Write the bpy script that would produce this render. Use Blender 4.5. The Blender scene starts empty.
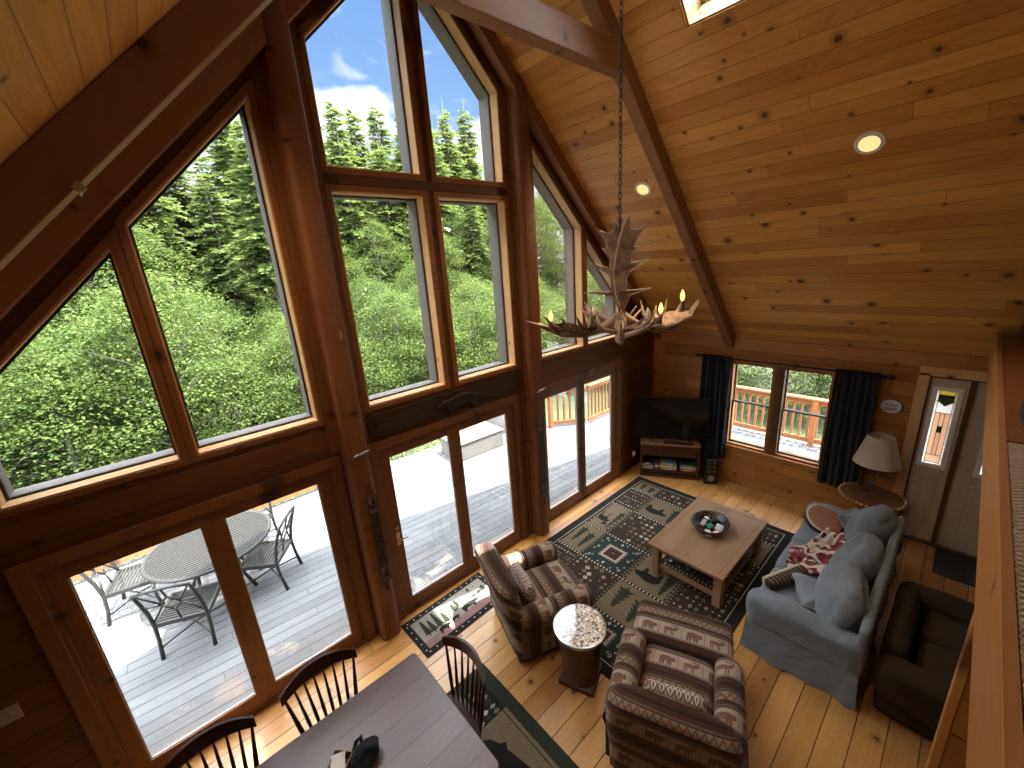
import bpy, math, random
from math import sin, cos, pi, sqrt, radians, atan2, hypot
from mathutils import Vector, Matrix, noise
from mathutils.geometry import tessellate_polygon
COL = bpy.context.scene.collection
R2 = sqrt(2)

# ------------------------------------------------------------------ mesh builder
class MB:
    def __init__(s):
        s.v = []; s.f = []; s.m = []; s.mi = 0
    def mat(s, i):
        s.mi = i; return s
    def add(s, vs, fs, mi=None):
        b = len(s.v); s.v.extend([tuple(p) for p in vs])
        for f in fs:
            s.f.append(tuple(b + i for i in f)); s.m.append(s.mi if mi is None else mi)
    def box(s, a, b, mi=None):
        x0, y0, z0 = a; x1, y1, z1 = b
        s.add([(x0,y0,z0),(x1,y0,z0),(x1,y1,z0),(x0,y1,z0),(x0,y0,z1),(x1,y0,z1),(x1,y1,z1),(x0,y1,z1)],
              [(0,3,2,1),(4,5,6,7),(0,1,5,4),(1,2,6,5),(2,3,7,6),(3,0,4,7)], mi)
    def obox(s, c, size, rot=None, mi=None):
        R = rot or Matrix.Identity(3); hx, hy, hz = [q/2 for q in size]; c = Vector(c)
        vs = [c + R @ Vector((x*hx, y*hy, z*hz)) for z in (-1,1) for x, y in ((-1,-1),(1,-1),(1,1),(-1,1))]
        s.add(vs, [(0,3,2,1),(4,5,6,7),(0,1,5,4),(1,2,6,5),(2,3,7,6),(3,0,4,7)], mi)
    def beam(s, p0, p1, w, h, up=(0,0,1), mi=None):
        p0 = Vector(p0); p1 = Vector(p1); d = (p1 - p0)
        L = d.length; d.normalize(); upv = Vector(up)
        if abs(d.dot(upv)) > .99: upv = Vector((1,0,0))
        sd = d.cross(upv).normalized(); u2 = sd.cross(d).normalized()
        R = Matrix((d, sd, u2)).transposed()
        s.obox((p0 + p1)/2, (L, w, h), R, mi)
    def prism(s, poly, a, b, mp, mi=None):
        """poly: list of (p,q); mp(p,q,w) -> xyz; from w=a to w=b"""
        n = len(poly)
        vs = [mp(p, q, a) for p, q in poly] + [mp(p, q, b) for p, q in poly]
        fs = [tuple(range(n))[::-1], tuple(range(n, 2*n))] + [(i, (i+1) % n, n+(i+1) % n, n+i) for i in range(n)]
        s.add(vs, fs, mi)
    def holed(s, outer, holes, a, b, mp, mi=None, mi_side=None):
        loops = [outer] + holes
        pts = [q for l in loops for q in l]
        tris = tessellate_polygon([[Vector((p, q, 0)) for p, q in l] for l in loops])
        n = len(pts)
        vs = [mp(p, q, a) for p, q in pts] + [mp(p, q, b) for p, q in pts]
        fs = [tuple(t) for t in tris] + [tuple(i + n for i in t)[::-1] for t in tris]
        s.add(vs, fs, mi)
        off = 0; base = len(s.v) - 2*n
        for l in loops:
            k = len(l)
            for i in range(k):
                j = (i+1) % k
                s.f.append((base+off+i, base+off+j, base+n+off+j, base+n+off+i)); s.m.append(s.mi if mi_side is None else mi_side)
            off += k
    def ring(s, outer, inner, a, b, mp, mi=None):
        """frame between two loops of equal count"""
        n = len(outer)
        vs = [mp(p, q, w) for w in (a, b) for l in (outer, inner) for p, q in l]
        fs = []
        for i in range(n):
            j = (i+1) % n
            fs += [(i, j, n+j, n+i), (2*n+i, 3*n+i, 3*n+j, 2*n+j), (i, 2*n+i, 2*n+j, j), (n+i, n+j, 3*n+j, 3*n+i)]
        s.add(vs, fs, mi)
    def tube(s, pts, rad, seg=8, caps=True, sy=1.0, mi=None, flat=None):
        pts = [Vector(p) for p in pts]; n = len(pts)
        if not hasattr(rad, '__len__'): rad = [rad]*n
        T = [(pts[min(i+1, n-1)] - pts[max(i-1, 0)]).normalized() for i in range(n)]
        up = Vector(flat) if flat else Vector((0,0,1))
        if abs(T[0].dot(up)) > .95 and not flat: up = Vector((1,0,0))
        a = T[0].cross(up)
        if a.length < 1e-6: a = T[0].orthogonal()
        a.normalize()
        vs = []
        for i in range(n):
            a = (a - T[i]*a.dot(T[i]))
            if a.length < 1e-6: a = T[i].orthogonal()
            a.normalize(); b = T[i].cross(a)
            for k in range(seg):
                t = 2*pi*k/seg
                vs.append(pts[i] + a*cos(t)*rad[i] + b*sin(t)*rad[i]*sy)
        fs = [(i*seg+k, i*seg+(k+1) % seg, (i+1)*seg+(k+1) % seg, (i+1)*seg+k) for i in range(n-1) for k in range(seg)]
        if caps: fs += [tuple(range(seg))[::-1], tuple((n-1)*seg + k for k in range(seg))]
        s.add(vs, fs, mi)
    def lathe(s, prof, seg=24, c=(0,0,0), closed=False, mi=None, sx=1, sy=1):
        n = len(prof); vs = []
        for r, z in prof:
            for k in range(seg):
                t = 2*pi*k/seg
                vs.append((c[0]+r*cos(t)*sx, c[1]+r*sin(t)*sy, c[2]+z))
        fs = [(i*seg+k, i*seg+(k+1) % seg, (i+1)*seg+(k+1) % seg, (i+1)*seg+k) for i in range(n-1) for k in range(seg)]
        if closed: fs += [((n-1)*seg+k, (n-1)*seg+(k+1) % seg, (k+1) % seg, k) for k in range(seg)]
        else: fs += [tuple(range(seg))[::-1], tuple((n-1)*seg+k for k in range(seg))]
        s.add(vs, fs, mi)
    def grid(s, nu, nv, fn, mi=None, flip=False):
        vs = [fn(i/nu, j/nv) for j in range(nv+1) for i in range(nu+1)]
        w = nu+1
        fs = [(j*w+i, j*w+i+1, (j+1)*w+i+1, (j+1)*w+i) for j in range(nv) for i in range(nu)]
        if flip: fs = [f[::-1] for f in fs]
        s.add(vs, fs, mi)
    def soft(s, size, c=(0,0,0), r=.06, n=10, puff=(0,0,0), amp=0, fr=6, seed=0, rot=None, warp=None, mi=None):
        """rounded, puffed box"""
        h = [q/2 for q in size]; r = min(r, *h)
        key = {}; vs = []; fs = []
        R = rot or Matrix.Identity(3); c = Vector(c)
        def pt(p):
            k = tuple(round(x, 5) for x in p)
            if k in key: return key[k]
            q = Vector((p[0]*h[0], p[1]*h[1], p[2]*h[2]))
            inner = Vector([max(-(h[i]-r), min(h[i]-r, q[i])) for i in range(3)])
            d = q - inner
            if d.length > 1e-9: q = inner + d.normalized()*r
            x, y, z = p
            q.x += math.copysign(puff[0], x)*(1-y*y)*(1-z*z) if abs(x) > .3 else 0
            q.y += math.copysign(puff[1], y)*(1-x*x)*(1-z*z) if abs(y) > .3 else 0
            q.z += math.copysign(puff[2], z)*(1-y*y)*(1-x*x) if abs(z) > .3 else 0
            if amp:
                nv = noise.noise_vector(q*fr + Vector((seed*7.1, seed*3.3, seed)))
                q += nv*amp
            if warp: q = Vector(warp(q, p))
            key[k] = len(vs); vs.append(c + R @ q)
            return key[k]
        def lin(i): 
            t = 2*i/n - 1
            return t
        for ax in range(3):
            for sg in (-1, 1):
                for i in range(n):
                    for j in range(n):
                        q = []
                        for di, dj in ((0,0),(1,0),(1,1),(0,1)):
                            p = [0,0,0]; p[ax] = sg; p[(ax+1)%3] = lin(i+di); p[(ax+2)%3] = lin(j+dj)
                            q.append(pt(p))
                        fs.append(tuple(q) if sg > 0 else tuple(q[::-1]))
        s.add(vs, fs, mi)
    def build(s, name, mats, parent=None, loc=None, smooth=False, bevel=0, subsurf=0, rotz=0, solid=0, angle=None):
        me = bpy.data.meshes.new(name); me.from_pydata(s.v, [], s.f)
        if not isinstance(mats, (list, tuple)): mats = [mats]
        for m in mats: me.materials.append(m)
        if len(mats) > 1: me.polygons.foreach_set('material_index', s.m)
        if smooth: me.polygons.foreach_set('use_smooth', [True]*len(me.polygons))
        me.update(); me.validate()
        if angle and smooth: me.set_sharp_from_angle(angle=radians(angle))
        o = bpy.data.objects.new(name, me); COL.objects.link(o)
        if parent: o.parent = parent
        if loc: o.location = loc
        if rotz: o.rotation_euler = (0,0,rotz)
        if solid:
            md = o.modifiers.new('solid', 'SOLIDIFY'); md.thickness = solid; md.offset = 0
        if bevel:
            md = o.modifiers.new('bevel', 'BEVEL'); md.width = bevel; md.segments = 2; md.limit_method = 'ANGLE'; md.angle_limit = radians(40)
        if subsurf:
            md = o.modifiers.new('sub', 'SUBSURF'); md.levels = subsurf; md.render_levels = subsurf
        return o

def tag(o, label=None, cat=None, group=None, kind=None):
    if label: o['label'] = label
    if cat: o['category'] = cat
    if group: o['group'] = group
    if kind: o['kind'] = kind
    return o
def empty(name, loc=(0,0,0), rz=0, label=None, cat=None, group=None, kind=None):
    o = bpy.data.objects.new(name, None); COL.objects.link(o); o.empty_display_size = .1
    o.location = loc; o.rotation_euler = (0,0,rz)
    return tag(o, label, cat, group, kind)
def copy_tree(o, parent=None):
    c = o.copy(); COL.objects.link(c)
    if parent: c.parent = parent
    for ch in list(o.children): copy_tree(ch, c)
    return c
def struct(o):
    o['kind'] = 'structure'; return o

XY = lambda p, q, w: (p, q, w)
XZ = lambda p, q, w: (p, w, q)
YZ = lambda p, q, w: (w, p, q)
def rect(x0, z0, x1, z1): return [(x0,z0),(x1,z0),(x1,z1),(x0,z1)]
def offset_poly(poly, d):
    """grow a convex ccw polygon by d"""
    n = len(poly); out = []
    area = sum(poly[i][0]*poly[(i+1)%n][1] - poly[(i+1)%n][0]*poly[i][1] for i in range(n))
    sg = 1 if area > 0 else -1
    L = []
    for i in range(n):
        (x0,y0),(x1,y1) = poly[i], poly[(i+1)%n]
        dx, dy = x1-x0, y1-y0; l = hypot(dx, dy); nx, ny = sg*dy/l, -sg*dx/l
        L.append((x0+nx*d, y0+ny*d, dx, dy))
    for i in range(n):
        x0,y0,dx0,dy0 = L[i-1]; x1,y1,dx1,dy1 = L[i]
        den = dx0*dy1 - dy0*dx1
        t = ((x1-x0)*dy1 - (y1-y0)*dx1)/den
        out.append((x0+dx0*t, y0+dy0*t))
    return out

# ------------------------------------------------------------------ node helper
class NT:
    def __init__(s, name, world=False):
        if world:
            s.id = bpy.data.worlds.new(name); 
        else:
            s.id = bpy.data.materials.new(name)
        s.id.use_nodes = True; s.t = s.id.node_tree; s.t.nodes.clear()
    def n(s, typ, ins=None, **kw):
        nd = s.t.nodes.new(typ)
        for k, v in kw.items(): setattr(nd, k, v)
        for k, v in (ins or {}).items():
            sk = nd.inputs[k]
            if hasattr(v, 'is_output') or isinstance(v, bpy.types.NodeSocket): s.t.links.new(v, sk)
            else: sk.default_value = v
        return nd
    def m(s, op, a, b=0.0, c=None, clamp=False):
        d = {0: a, 1: b}
        if c is not None: d[2] = c
        return s.n('ShaderNodeMath', d, operation=op, use_clamp=clamp).outputs[0]
    def vm(s, op, a, b=(0,0,0)):
        nd = s.n('ShaderNodeVectorMath', {0: a, 1: b}, operation=op)
        return nd.outputs['Value'] if op in ('LENGTH','DOT_PRODUCT','DISTANCE') else nd.outputs[0]
    def mix(s, f, a, b, blend='MIX'):
        nd = s.n('ShaderNodeMix', data_type='RGBA', blend_type=blend)
        for sk, v in ((nd.inputs[0], f), (nd.inputs[6], a), (nd.inputs[7], b)):
            if isinstance(v, bpy.types.NodeSocket): s.t.links.new(v, sk)
            else: sk.default_value = (v if not hasattr(v, '__len__') else tuple(v)+((1,) if len(v) == 3 else ()))
        return nd.outputs[2]
    def comb(s, x, y, z=0.0):
        return s.n('ShaderNodeCombineXYZ', {0: x, 1: y, 2: z}).outputs[0]
    def sep(s, v): return s.n('ShaderNodeSeparateXYZ', {0: v}).outputs
    def coord(s, k='Object'): return s.n('ShaderNodeTexCoord').outputs[k]
    def noise(s, vec, scale, detail=3, rough=.55, dist=0.0):
        return s.n('ShaderNodeTexNoise', {'Vector': vec, 'Scale': scale, 'Detail': detail, 'Roughness': rough, 'Distortion': dist}).outputs
    def ramp(s, f, a, b, smooth=True):
        nd = s.n('ShaderNodeMapRange', {0: f, 1: a, 2: b}, interpolation_type='SMOOTHSTEP' if smooth else 'LINEAR')
        return nd.outputs[0]
    def bsdf(s, color, rough=.5, normal=None, metallic=0.0, **kw):
        d = {'Base Color': color, 'Roughness': rough, 'Metallic': metallic}
        if isinstance(color, tuple) and len(color) == 3: d['Base Color'] = color + (1,)
        if normal is not None: d['Normal'] = normal
        d.update(kw)
        return s.n('ShaderNodeBsdfPrincipled', d).outputs[0]
    def bump(s, h, strength=.3, dist=.01):
        return s.n('ShaderNodeBump', {'Strength': strength, 'Distance': dist, 'Height': h}).outputs[0]
    def out(s, sh):
        s.n('ShaderNodeOutputMaterial', {0: sh}); return s.id

def plain(name, col, rough=.5, metal=0.0, var=.12, scale=20, bump=.0, **kw):
    t = NT(name); P = t.coord()
    nz = t.noise(P, scale, 3)
    c = t.mix(nz[0], tuple(x*(1-var) for x in col), tuple(min(1, x*(1+var)) for x in col))
    nrm = t.bump(t.noise(P, scale*6, 3)[0], bump, .004) if bump else None
    return t.out(t.bsdf(c, rough, nrm, metal, **kw))

def pine(name, along, across, w, light, dark, L=2.6, groove=.25, gw=.03, knot=1.0, rough=.38, log=0.0, joints=True, grain=14, off=0.0, spec=.4):
    t = NT(name); P = t.coord()
    u = t.vm('DOT_PRODUCT', P, along); v = t.m('ADD', t.vm('DOT_PRODUCT', P, across), off + 50*w)
    vi = t.m('DIVIDE', v, w); idn = t.m('FLOOR', vi); fr = t.m('FRACT', vi)
    r1 = t.n('ShaderNodeTexWhiteNoise', {'W': idn}, noise_dimensions='1D').outputs[0]
    u2 = t.m('ADD', u, t.m('MULTIPLY', r1, L*3.7)); us = t.m('DIVIDE', u2, L); sg = t.m('FLOOR', us)
    wn = t.n('ShaderNodeTexWhiteNoise', {'Vector': t.comb(idn, sg)}, noise_dimensions='2D').outputs
    r2 = wn[0] if joints else r1
    # knots
    kv = t.comb(t.m('DIVIDE', u2, .5), t.m('ADD', t.m('ADD', idn, .5), t.m('MULTIPLY', t.m('SUBTRACT', fr, .5), w/.5)))
    vo = t.n('ShaderNodeTexVoronoi', {'Vector': kv, 'Scale': 1.0, 'Randomness': 1.0}, voronoi_dimensions='2D', feature='F1').outputs
    kc = t.sep(vo['Color'])
    kd = vo['Distance']
    kdn = t.m('ADD', kd, t.m('MULTIPLY', t.m('SUBTRACT', t.noise(kv, 22, 2)[0], .5), .028))
    kr = t.m('MULTIPLY', t.m('ADD', .012, t.m('MULTIPLY', kc[0], .034)), knot)
    km = t.m('SUBTRACT', 1.0, t.ramp(t.m('DIVIDE', kdn, kr), .7, 1.15), clamp=True)
    halo = t.m('SUBTRACT', 1.0, t.ramp(t.m('DIVIDE', kd, kr), .8, 3.2), clamp=True)
    # grain
    gv = t.comb(t.m('MULTIPLY', u2, 1.1), t.m('MULTIPLY', t.m('ADD', v, t.m('MULTIPLY', halo, .02)), grain), t.m('MULTIPLY', r2, 60))
    g1 = t.noise(gv, 1.0, 5, .6, .6)[0]
    gv2 = t.comb(t.m('MULTIPLY', u2, .7), t.m('MULTIPLY', v, grain*.35), t.m('ADD', t.m('MULTIPLY', r2, 31), 4.0))
    g2 = t.noise(gv2, 1.0, 2, .5, 1.4)[0]
    ring = t.m('MULTIPLY', t.m('ADD', t.m('SINE', t.m('MULTIPLY', g2, 70)), 1.0), .5)
    f = t.m('ADD', t.m('MULTIPLY', r2, .60), t.m('ADD', t.m('MULTIPLY', g1, .55), t.m('ADD', t.m('MULTIPLY', g2, .45), t.m('MULTIPLY', ring, .16))))
    f = t.ramp(f, .40, 1.30, False)
    c = t.mix(f, light, dark)
    c = t.mix(t.m('MULTIPLY', halo, .6), c, tuple(x*.5 for x in dark))
    c = t.mix(t.m('MULTIPLY', km, .92), c, (dark[0]*.14+.008, dark[1]*.1+.004, dark[2]*.08+.003))
    e = t.m('MINIMUM', fr, t.m('SUBTRACT', 1.0, fr))
    gm = t.m('SUBTRACT', 1.0, t.ramp(e, gw*.35, gw), clamp=True)
    if joints:
        fj = t.m('FRACT', us); ej = t.m('MINIMUM', fj, t.m('SUBTRACT', 1.0, fj))
        gm = t.m('MAXIMUM', gm, t.m('LESS_THAN', ej, .0016/L*1.2))
    c = t.mix(t.m('MULTIPLY', gm, 1-groove), c, tuple(x*.12 for x in dark))
    h = t.m('SUBTRACT', t.m('MULTIPLY', g1, .12), gm)
    if log:
        cc = t.m('SUBTRACT', t.m('MULTIPLY', fr, 2.0), 1.0)
        h = t.m('ADD', h, t.m('MULTIPLY', t.m('SQRT', t.m('MAXIMUM', t.m('SUBTRACT', 1.0, t.m('MULTIPLY', cc, cc)), .0)), log))
    nrm = t.bump(h, .5, .008)
    rr = t.m('ADD', rough, t.m('MULTIPLY', g1, .12))
    return t.out(t.bsdf(c, rr, nrm, **{'Specular IOR Level': spec}))
LAMP_W, CANDLE_W, SKY_K, SUN_K, EXPO = 5.0, 1.0, 1.1, 14.0, 1.3
# ------------------------------------------------------------------ materials
AX, AY, AZ = (1,0,0), (0,1,0), (0,0,1)
S1, S2 = (1/R2,0,-1/R2), (-1/R2,0,-1/R2)
CL, CD = (.76,.405,.105), (.43,.170,.032)
WL, WD = (.165,.060,.016), (.090,.028,.007)  # window wall wood darkened; its backlit shade is partly put into the colour
TL, TD = (.265,.105,.030), (.145,.049,.013)  # posts and trim of that wall, darkened likewise to paint in backlight shade
M = {}
M['ceil_r'] = pine('ceiling_pine_right', AY, S1, .14, CL, CD, rough=.36, knot=1.35, groove=.4)
M['ceil_l'] = pine('ceiling_pine_left', AY, S2, .141, CL, CD, rough=.4, off=.03, knot=1.5, groove=.5)
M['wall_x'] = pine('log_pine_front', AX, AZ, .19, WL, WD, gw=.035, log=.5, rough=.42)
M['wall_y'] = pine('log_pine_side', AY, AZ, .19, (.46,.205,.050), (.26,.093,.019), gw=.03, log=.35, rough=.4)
M['floor'] = pine('floor_pine', AX, AY, .185, (.64,.345,.112), (.37,.160,.042), gw=.028, groove=.03, rough=.28, knot=1.2, spec=.6, L=3.2)
M['beam_x'] = pine('beam_pine_x', AX, (0,1/R2,1/R2), 3, (.30,.122,.036), (.175,.062,.017), off=1.5, joints=False, rough=.45)
M['beam_r'] = pine('beam_pine_r', S1, (.5,1/R2,.5), 3, (.30,.122,.036), (.175,.062,.017), off=1.5, joints=False, rough=.45)
M['beam_l'] = pine('beam_pine_l', S2, (-.5,1/R2,.5), 3, (.30,.122,.036), (.175,.062,.017), off=1.5, joints=False, rough=.45)
M['post_z'] = pine('post_pine', AZ, (1/R2,1/R2,0), 3, TL, TD, off=1.31, joints=False, rough=.55)
M['trim_x'] = pine('trim_pine_x', AX, (0,1/R2,1/R2), 3, TL, TD, off=1.9, joints=False, rough=.42)
M['trim_z'] = pine('trim_pine_z', AZ, (1/R2,1/R2,0), 3, TL, TD, off=1.37, joints=False, rough=.42)
M['trim_far'] = pine('trim_pine_far', AY, (1/R2,0,1/R2), 3, (.43,.19,.05), (.265,.098,.022), off=1.9, joints=False, rough=.42)
M['trim_far_z'] = pine('trim_pine_far_z', AZ, (1/R2,1/R2,0), 3, (.43,.19,.05), (.265,.098,.022), off=1.37, joints=False, rough=.42)
M['jamb'] = pine('jamb_pine', AZ, AY, 3, (.66,.42,.20), (.52,.29,.12), off=1.5, joints=False, rough=.45)  # window jamb pine lightened, daylight on it painted into the colour
M['loft_edge'] = pine('loft_pine', AX, (0,1/R2,1/R2), 3, (.58,.28,.088), (.42,.18,.05), off=1.2, joints=False, rough=.4)  # edge board pine lightened to carry the window light on its face
M['loft_top_shade'] = pine('loft_shade_pine', AX, AY, 3, (.40,.20,.08), (.29,.13,.05), off=1.2, joints=False, rough=.45)  # darker pine, paints the weaker light on the board's upward face
M['skylight_pine'] = pine('skylight_pine', AY, AZ, .12, (.40,.25,.10), (.30,.165,.06), off=1.5, rough=.45)
M['grey_ext'] = plain('weathered_frame', (.105,.088,.076), .7, scale=9)
M['gasket'] = plain('window_gasket', (.035,.03,.028), .5)
M['alu'] = plain('aluminium_sash', (.34,.33,.33), .4)
def glass(name, tint=(.96,.975,.97)):
    t = NT(name)
    fr = t.n('ShaderNodeFresnel', {'IOR': 1.45}).outputs[0]
    g = t.n('ShaderNodeBsdfGlossy', {'Color': (1,1,1,1), 'Roughness': .0}).outputs[0]
    tr = t.n('ShaderNodeBsdfTransparent', {'Color': tint + (1,)}).outputs[0]
    return t.out(t.n('ShaderNodeMixShader', {0: t.m('MULTIPLY', fr, .22), 1: tr, 2: g}).outputs[0])
M['glass'] = glass('window_glass')
def emis(name, col, st):
    t = NT(name); return t.out(t.n('ShaderNodeEmission', {0: tuple(col)+(1,), 1: st}).outputs[0])
M['brass'] = plain('brass', (.80,.58,.26), .28, 1.0, var=.05)
M['steel'] = plain('steel', (.62,.62,.60), .3, 1.0, var=.05)
M['iron'] = plain('dark_iron', (.035,.028,.024), .45, .7, var=.2)
M['black'] = plain('black_plastic', (.012,.012,.013), .35)
M['white'] = plain('white_paint', (.78,.76,.72), .5, var=.03)

# ------------------------------------------------------------------ shell
XR, YB = 4.365, -8.2
ZR = 6.9
mb = MB(); mb.box((-4.6,YB,-.22), (4.66,.11,0)); struct(mb.build('floor', M['floor']))

# window wall: openings measured on the inner face (y = 0)
a0, a1 = .96, .096
z3, z4, z5 = 2.581, 4.493, 4.697
e0, e1, e2, e3 = 1.455, 2.322, 2.446, 3.313
sl = lambda x: 6.545 - abs(x)
WIN = {
 'window_1': [(-a0,z5),(-a1,z5),(-a1,sl(a1)),(-a0,sl(a0))],
 'window_2': [(a1,z5),(a0,z5),(a0,sl(a0)),(a1,sl(a1))],
 'window_3': rect(-a0,z3,-a1,z4),
 'window_4': rect(a1,z3,a0,z4),
 'window_5': [(-e1,z3),(-e0,z3),(-e0,sl(e0)),(-e1,sl(e1))],
 'window_6': [(-e3,z3),(-e2,z3),(-e2,sl(e2)-.03),(-e3,sl(e3)-.03)],
 'window_7': [(e0,z3),(e1,z3),(e1,sl(e1)),(e0,sl(e0))],
 'window_8': [(e2,z3),(e3,z3),(e3,sl(e3)-.03),(e2,sl(e2)-.03)],
}
DOORS = {'door_1': (-3.191,-2.449,-2.289,-1.559), 'door_2': (-.849,-.119,.041,.767), 'door_3': (1.488,2.182,2.363,3.075)}
DZ0, DZ1 = .19, 1.969
SL, JM, HT = .105, .035, .115     # stile, jamb, door head rail
def door_hole(d): return rect(d[0]-SL-JM, .0, d[3]+SL+JM, DZ1+HT-.02+JM)
holes = [offset_poly(p, .03) for p in WIN.values()]
dh = []
for d in DOORS.values():
    r = door_hole(d); dh.append([(r[0][0],.012),(r[1][0],.012),r[2],r[3]])
outer = [(-4.62,-.22),(4.62,-.22),(4.62,2.30),(0,6.94),(-4.62,2.30)]
mb = MB(); mb.holed(outer, holes + dh, .0, .11, XZ)
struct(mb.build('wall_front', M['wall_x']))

for nm, p in WIN.items():
    w = empty(nm, kind='structure')
    o3 = offset_poly(p, .03)
    mb = MB(); mb.ring(o3, p, -.012, .122, XZ); mb.build('frame', M['jamb'], w)
    o1 = offset_poly(p, .060)
    mb = MB(); mb.ring(o1, offset_poly(p, .012), -.022, -.001, XZ); mb.build('casing', M['trim_x'], w, bevel=.004)
    mb = MB(); mb.ring(p, offset_poly(p, -.016), .112, .136, XZ); mb.build('sash', M['gasket'], w)
    mb = MB(); mb.ring(o3, offset_poly(p, -.004), .137, .30, XZ); mb.build('outer_frame', M['grey_ext'], w)
    mb = MB(); mb.prism(offset_poly(p, -.008), .120, .128, XZ); mb.build('glass', M['glass'], w)

for nm, d in DOORS.items():
    w = empty(nm, kind='structure')
    r = door_hole(d); x0, x1, zt = r[0][0], r[1][0], r[2][1]
    ztop = zt - JM
    mb = MB(); mb.box((x0,-.005,.0),(x0+JM,.105,zt)); mb.box((x1-JM,-.005,.0),(x1,.105,zt)); mb.box((x0+JM,-.005,ztop),(x1-JM,.105,zt)); mb.box((x0+JM,-.01,.0),(x1-JM,.105,.035))
    mb.build('frame', M['trim_z'], w, bevel=.003)
    mb = MB(); c = .085
    mb.box((x0-c,-.026,.0),(x0+.008,-.001,zt+c)); mb.box((x1-.008,-.026,.0),(x1+c,-.001,zt+c)); mb.box((x0+.008,-.026,zt-.008),(x1-.008,-.001,zt+c))
    mb.build('casing', M['trim_z'], w, bevel=.004)
    gap = (d[1]+d[2])/2
    for k, (g0, g1) in enumerate(((d[0],d[1]),(d[2],d[3]))):
        l = x0+JM+.002 if k == 0 else gap+.0005
        q = gap-.0005 if k == 0 else x1-JM-.002
        y0 = .006 if k == 0 else .012
        mb = MB(); mb.ring([(l,.037),(q,.037),(q,ztop-.002),(l,ztop-.002)], rect(g0,DZ0,g1,DZ1), y0, y0+.045, XZ)
        s = mb.build('sash', M['trim_z'], w, bevel=.004)
        mb = MB(); mb.ring(rect(g0-.01,DZ0-.01,g1+.01,DZ1+.01), rect(g0+.006,DZ0+.006,g1-.006,DZ1-.006), y0+.016, y0+.034, XZ); mb.build('gasket', M['alu'], s)
        mb = MB(); mb.prism(rect(g0,DZ0,g1,DZ1), y0+.022, y0+.028, XZ); mb.build('glass', M['glass'], s)
    mb = MB(); mb.box((gap-.012,.0,.037),(gap+.012,.0058,ztop-.002)); mb.box((gap-.012,.0575,.037),(gap+.012,.066,ztop-.002)); mb.build('meeting_strip', M['trim_z'], w, bevel=.002)
    if nm == 'door_2':
        hx = d[0]-.052
        mb = MB(); mb.box((hx-.02,-.002,.93),(hx+.02,.006,1.09)); mb.tube([(hx,.004,1.02),(hx,-.05,1.02),(hx+.09,-.055,1.015)], [.009,.009,.007], 8)
        mb.build('handle', M['brass'], w, smooth=True, angle=40)
        mb = MB(); mb.tube([(hx,.006,1.15),(hx,-.016,1.15)], .021, 12); mb.build('deadbolt', M['brass'], w, smooth=True, angle=40)

# roof slabs, mirrored about the ridge
def roof(sign):
    mp = lambda s, y, w: (sign*(s/R2 + w/R2), y, ZR - s/R2 + w/R2)
    return mp
SKY = rect(.92, -2.42, 1.962, -1.89)
for sign, nm, m, wn in ((1,'ceiling_right','ceil_r','window_11'),(-1,'ceiling_left','ceil_l','window_12')):
    mp = roof(sign)
    mb = MB(); mb.holed(rect(0,YB,6.75,.28), [SKY], 0, .26, mp); struct(mb.build(nm, M[m]))
    w = empty(wn, kind='structure')
    mb = MB(); mb.ring(offset_poly(SKY,.082), offset_poly(SKY,-.004), -.018, -.001, mp); mb.build('casing', M[m], w)
    mb = MB(); mb.ring(offset_poly(SKY,-.001), offset_poly(SKY,-.018), -.001, .27, mp); mb.build('frame', M['skylight_pine'], w)
    mb = MB(); mb.ring(offset_poly(SKY,.03), offset_poly(SKY,-.05), .265, .32, mp); mb.build('sash', M['alu'], w)
    mb = MB(); mb.prism(offset_poly(SKY,-.03), .285, .293, mp); mb.build('glass', M['glass'], w)

# rafters, collar beam, wall rafters, ridge
def sl_beam(nm, sign, y0, y1, dep, m):
    poly = [(0,ZR-dep),(0,ZR-.002),(XR-.002,ZR-XR),(XR-.002,ZR-XR-dep)]
    mb = MB(); mb.prism([(sign*x, z) for x, z in poly], y0, y1, XZ); return struct(mb.build(nm, M[m], bevel=.006))
sl_beam('rafter_right', 1, -1.372, -1.25, .24, 'beam_r')
sl_beam('rafter_left', -1, -1.372, -1.25, .24, 'beam_l')
sl_beam('wall_rafter_right', 1, -.15, -.028, .20, 'beam_r')
sl_beam('wall_rafter_left', -1, -.15, -.028, .20, 'beam_l')
mb = MB(); mb.prism([(-1.30,5.356),(1.30,5.356),(1.30-.2,5.58),(-1.30+.2,5.58)], -1.374, -1.248, XZ); struct(mb.build('collar_beam', M['beam_x'], bevel=.008))
mb = MB(); mb.box((-.06,YB,6.52),(.06,-.16,6.84)); struct(mb.build('ridge_beam', M['beam_l']))
# pale strip clipped along the left rafter
# log posts with rounded inner corners
for nm, cx in (('log_post_left',-1.2),('log_post_right',1.2)):
    pr = [(-.115,0)] + [(-.045-.06*cos(t)*1.0, -.105-.06*sin(t)) for t in [radians(q) for q in (0,30,60,90)]] + [(.045+.06*cos(t), -.105-.06*sin(t)) for t in [radians(q) for q in (90,60,30,0)]] + [(.115,0)]
    pr = [(cx+a, b-.001) for a, b in pr]
    n = len(pr); zt = 6.66-1.2
    mb = MB(); vs = [(a,b,.0) for a,b in pr] + [(a,b,6.9-abs(a)-.02) for a,b in pr]
    mb.add(vs, [tuple(range(n))[::-1], tuple(range(n,2*n))] + [(i,(i+1)%n,n+(i+1)%n,n+i) for i in range(n)])
    struct(mb.build(nm, M['post_z'], smooth=True, angle=35))

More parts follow.
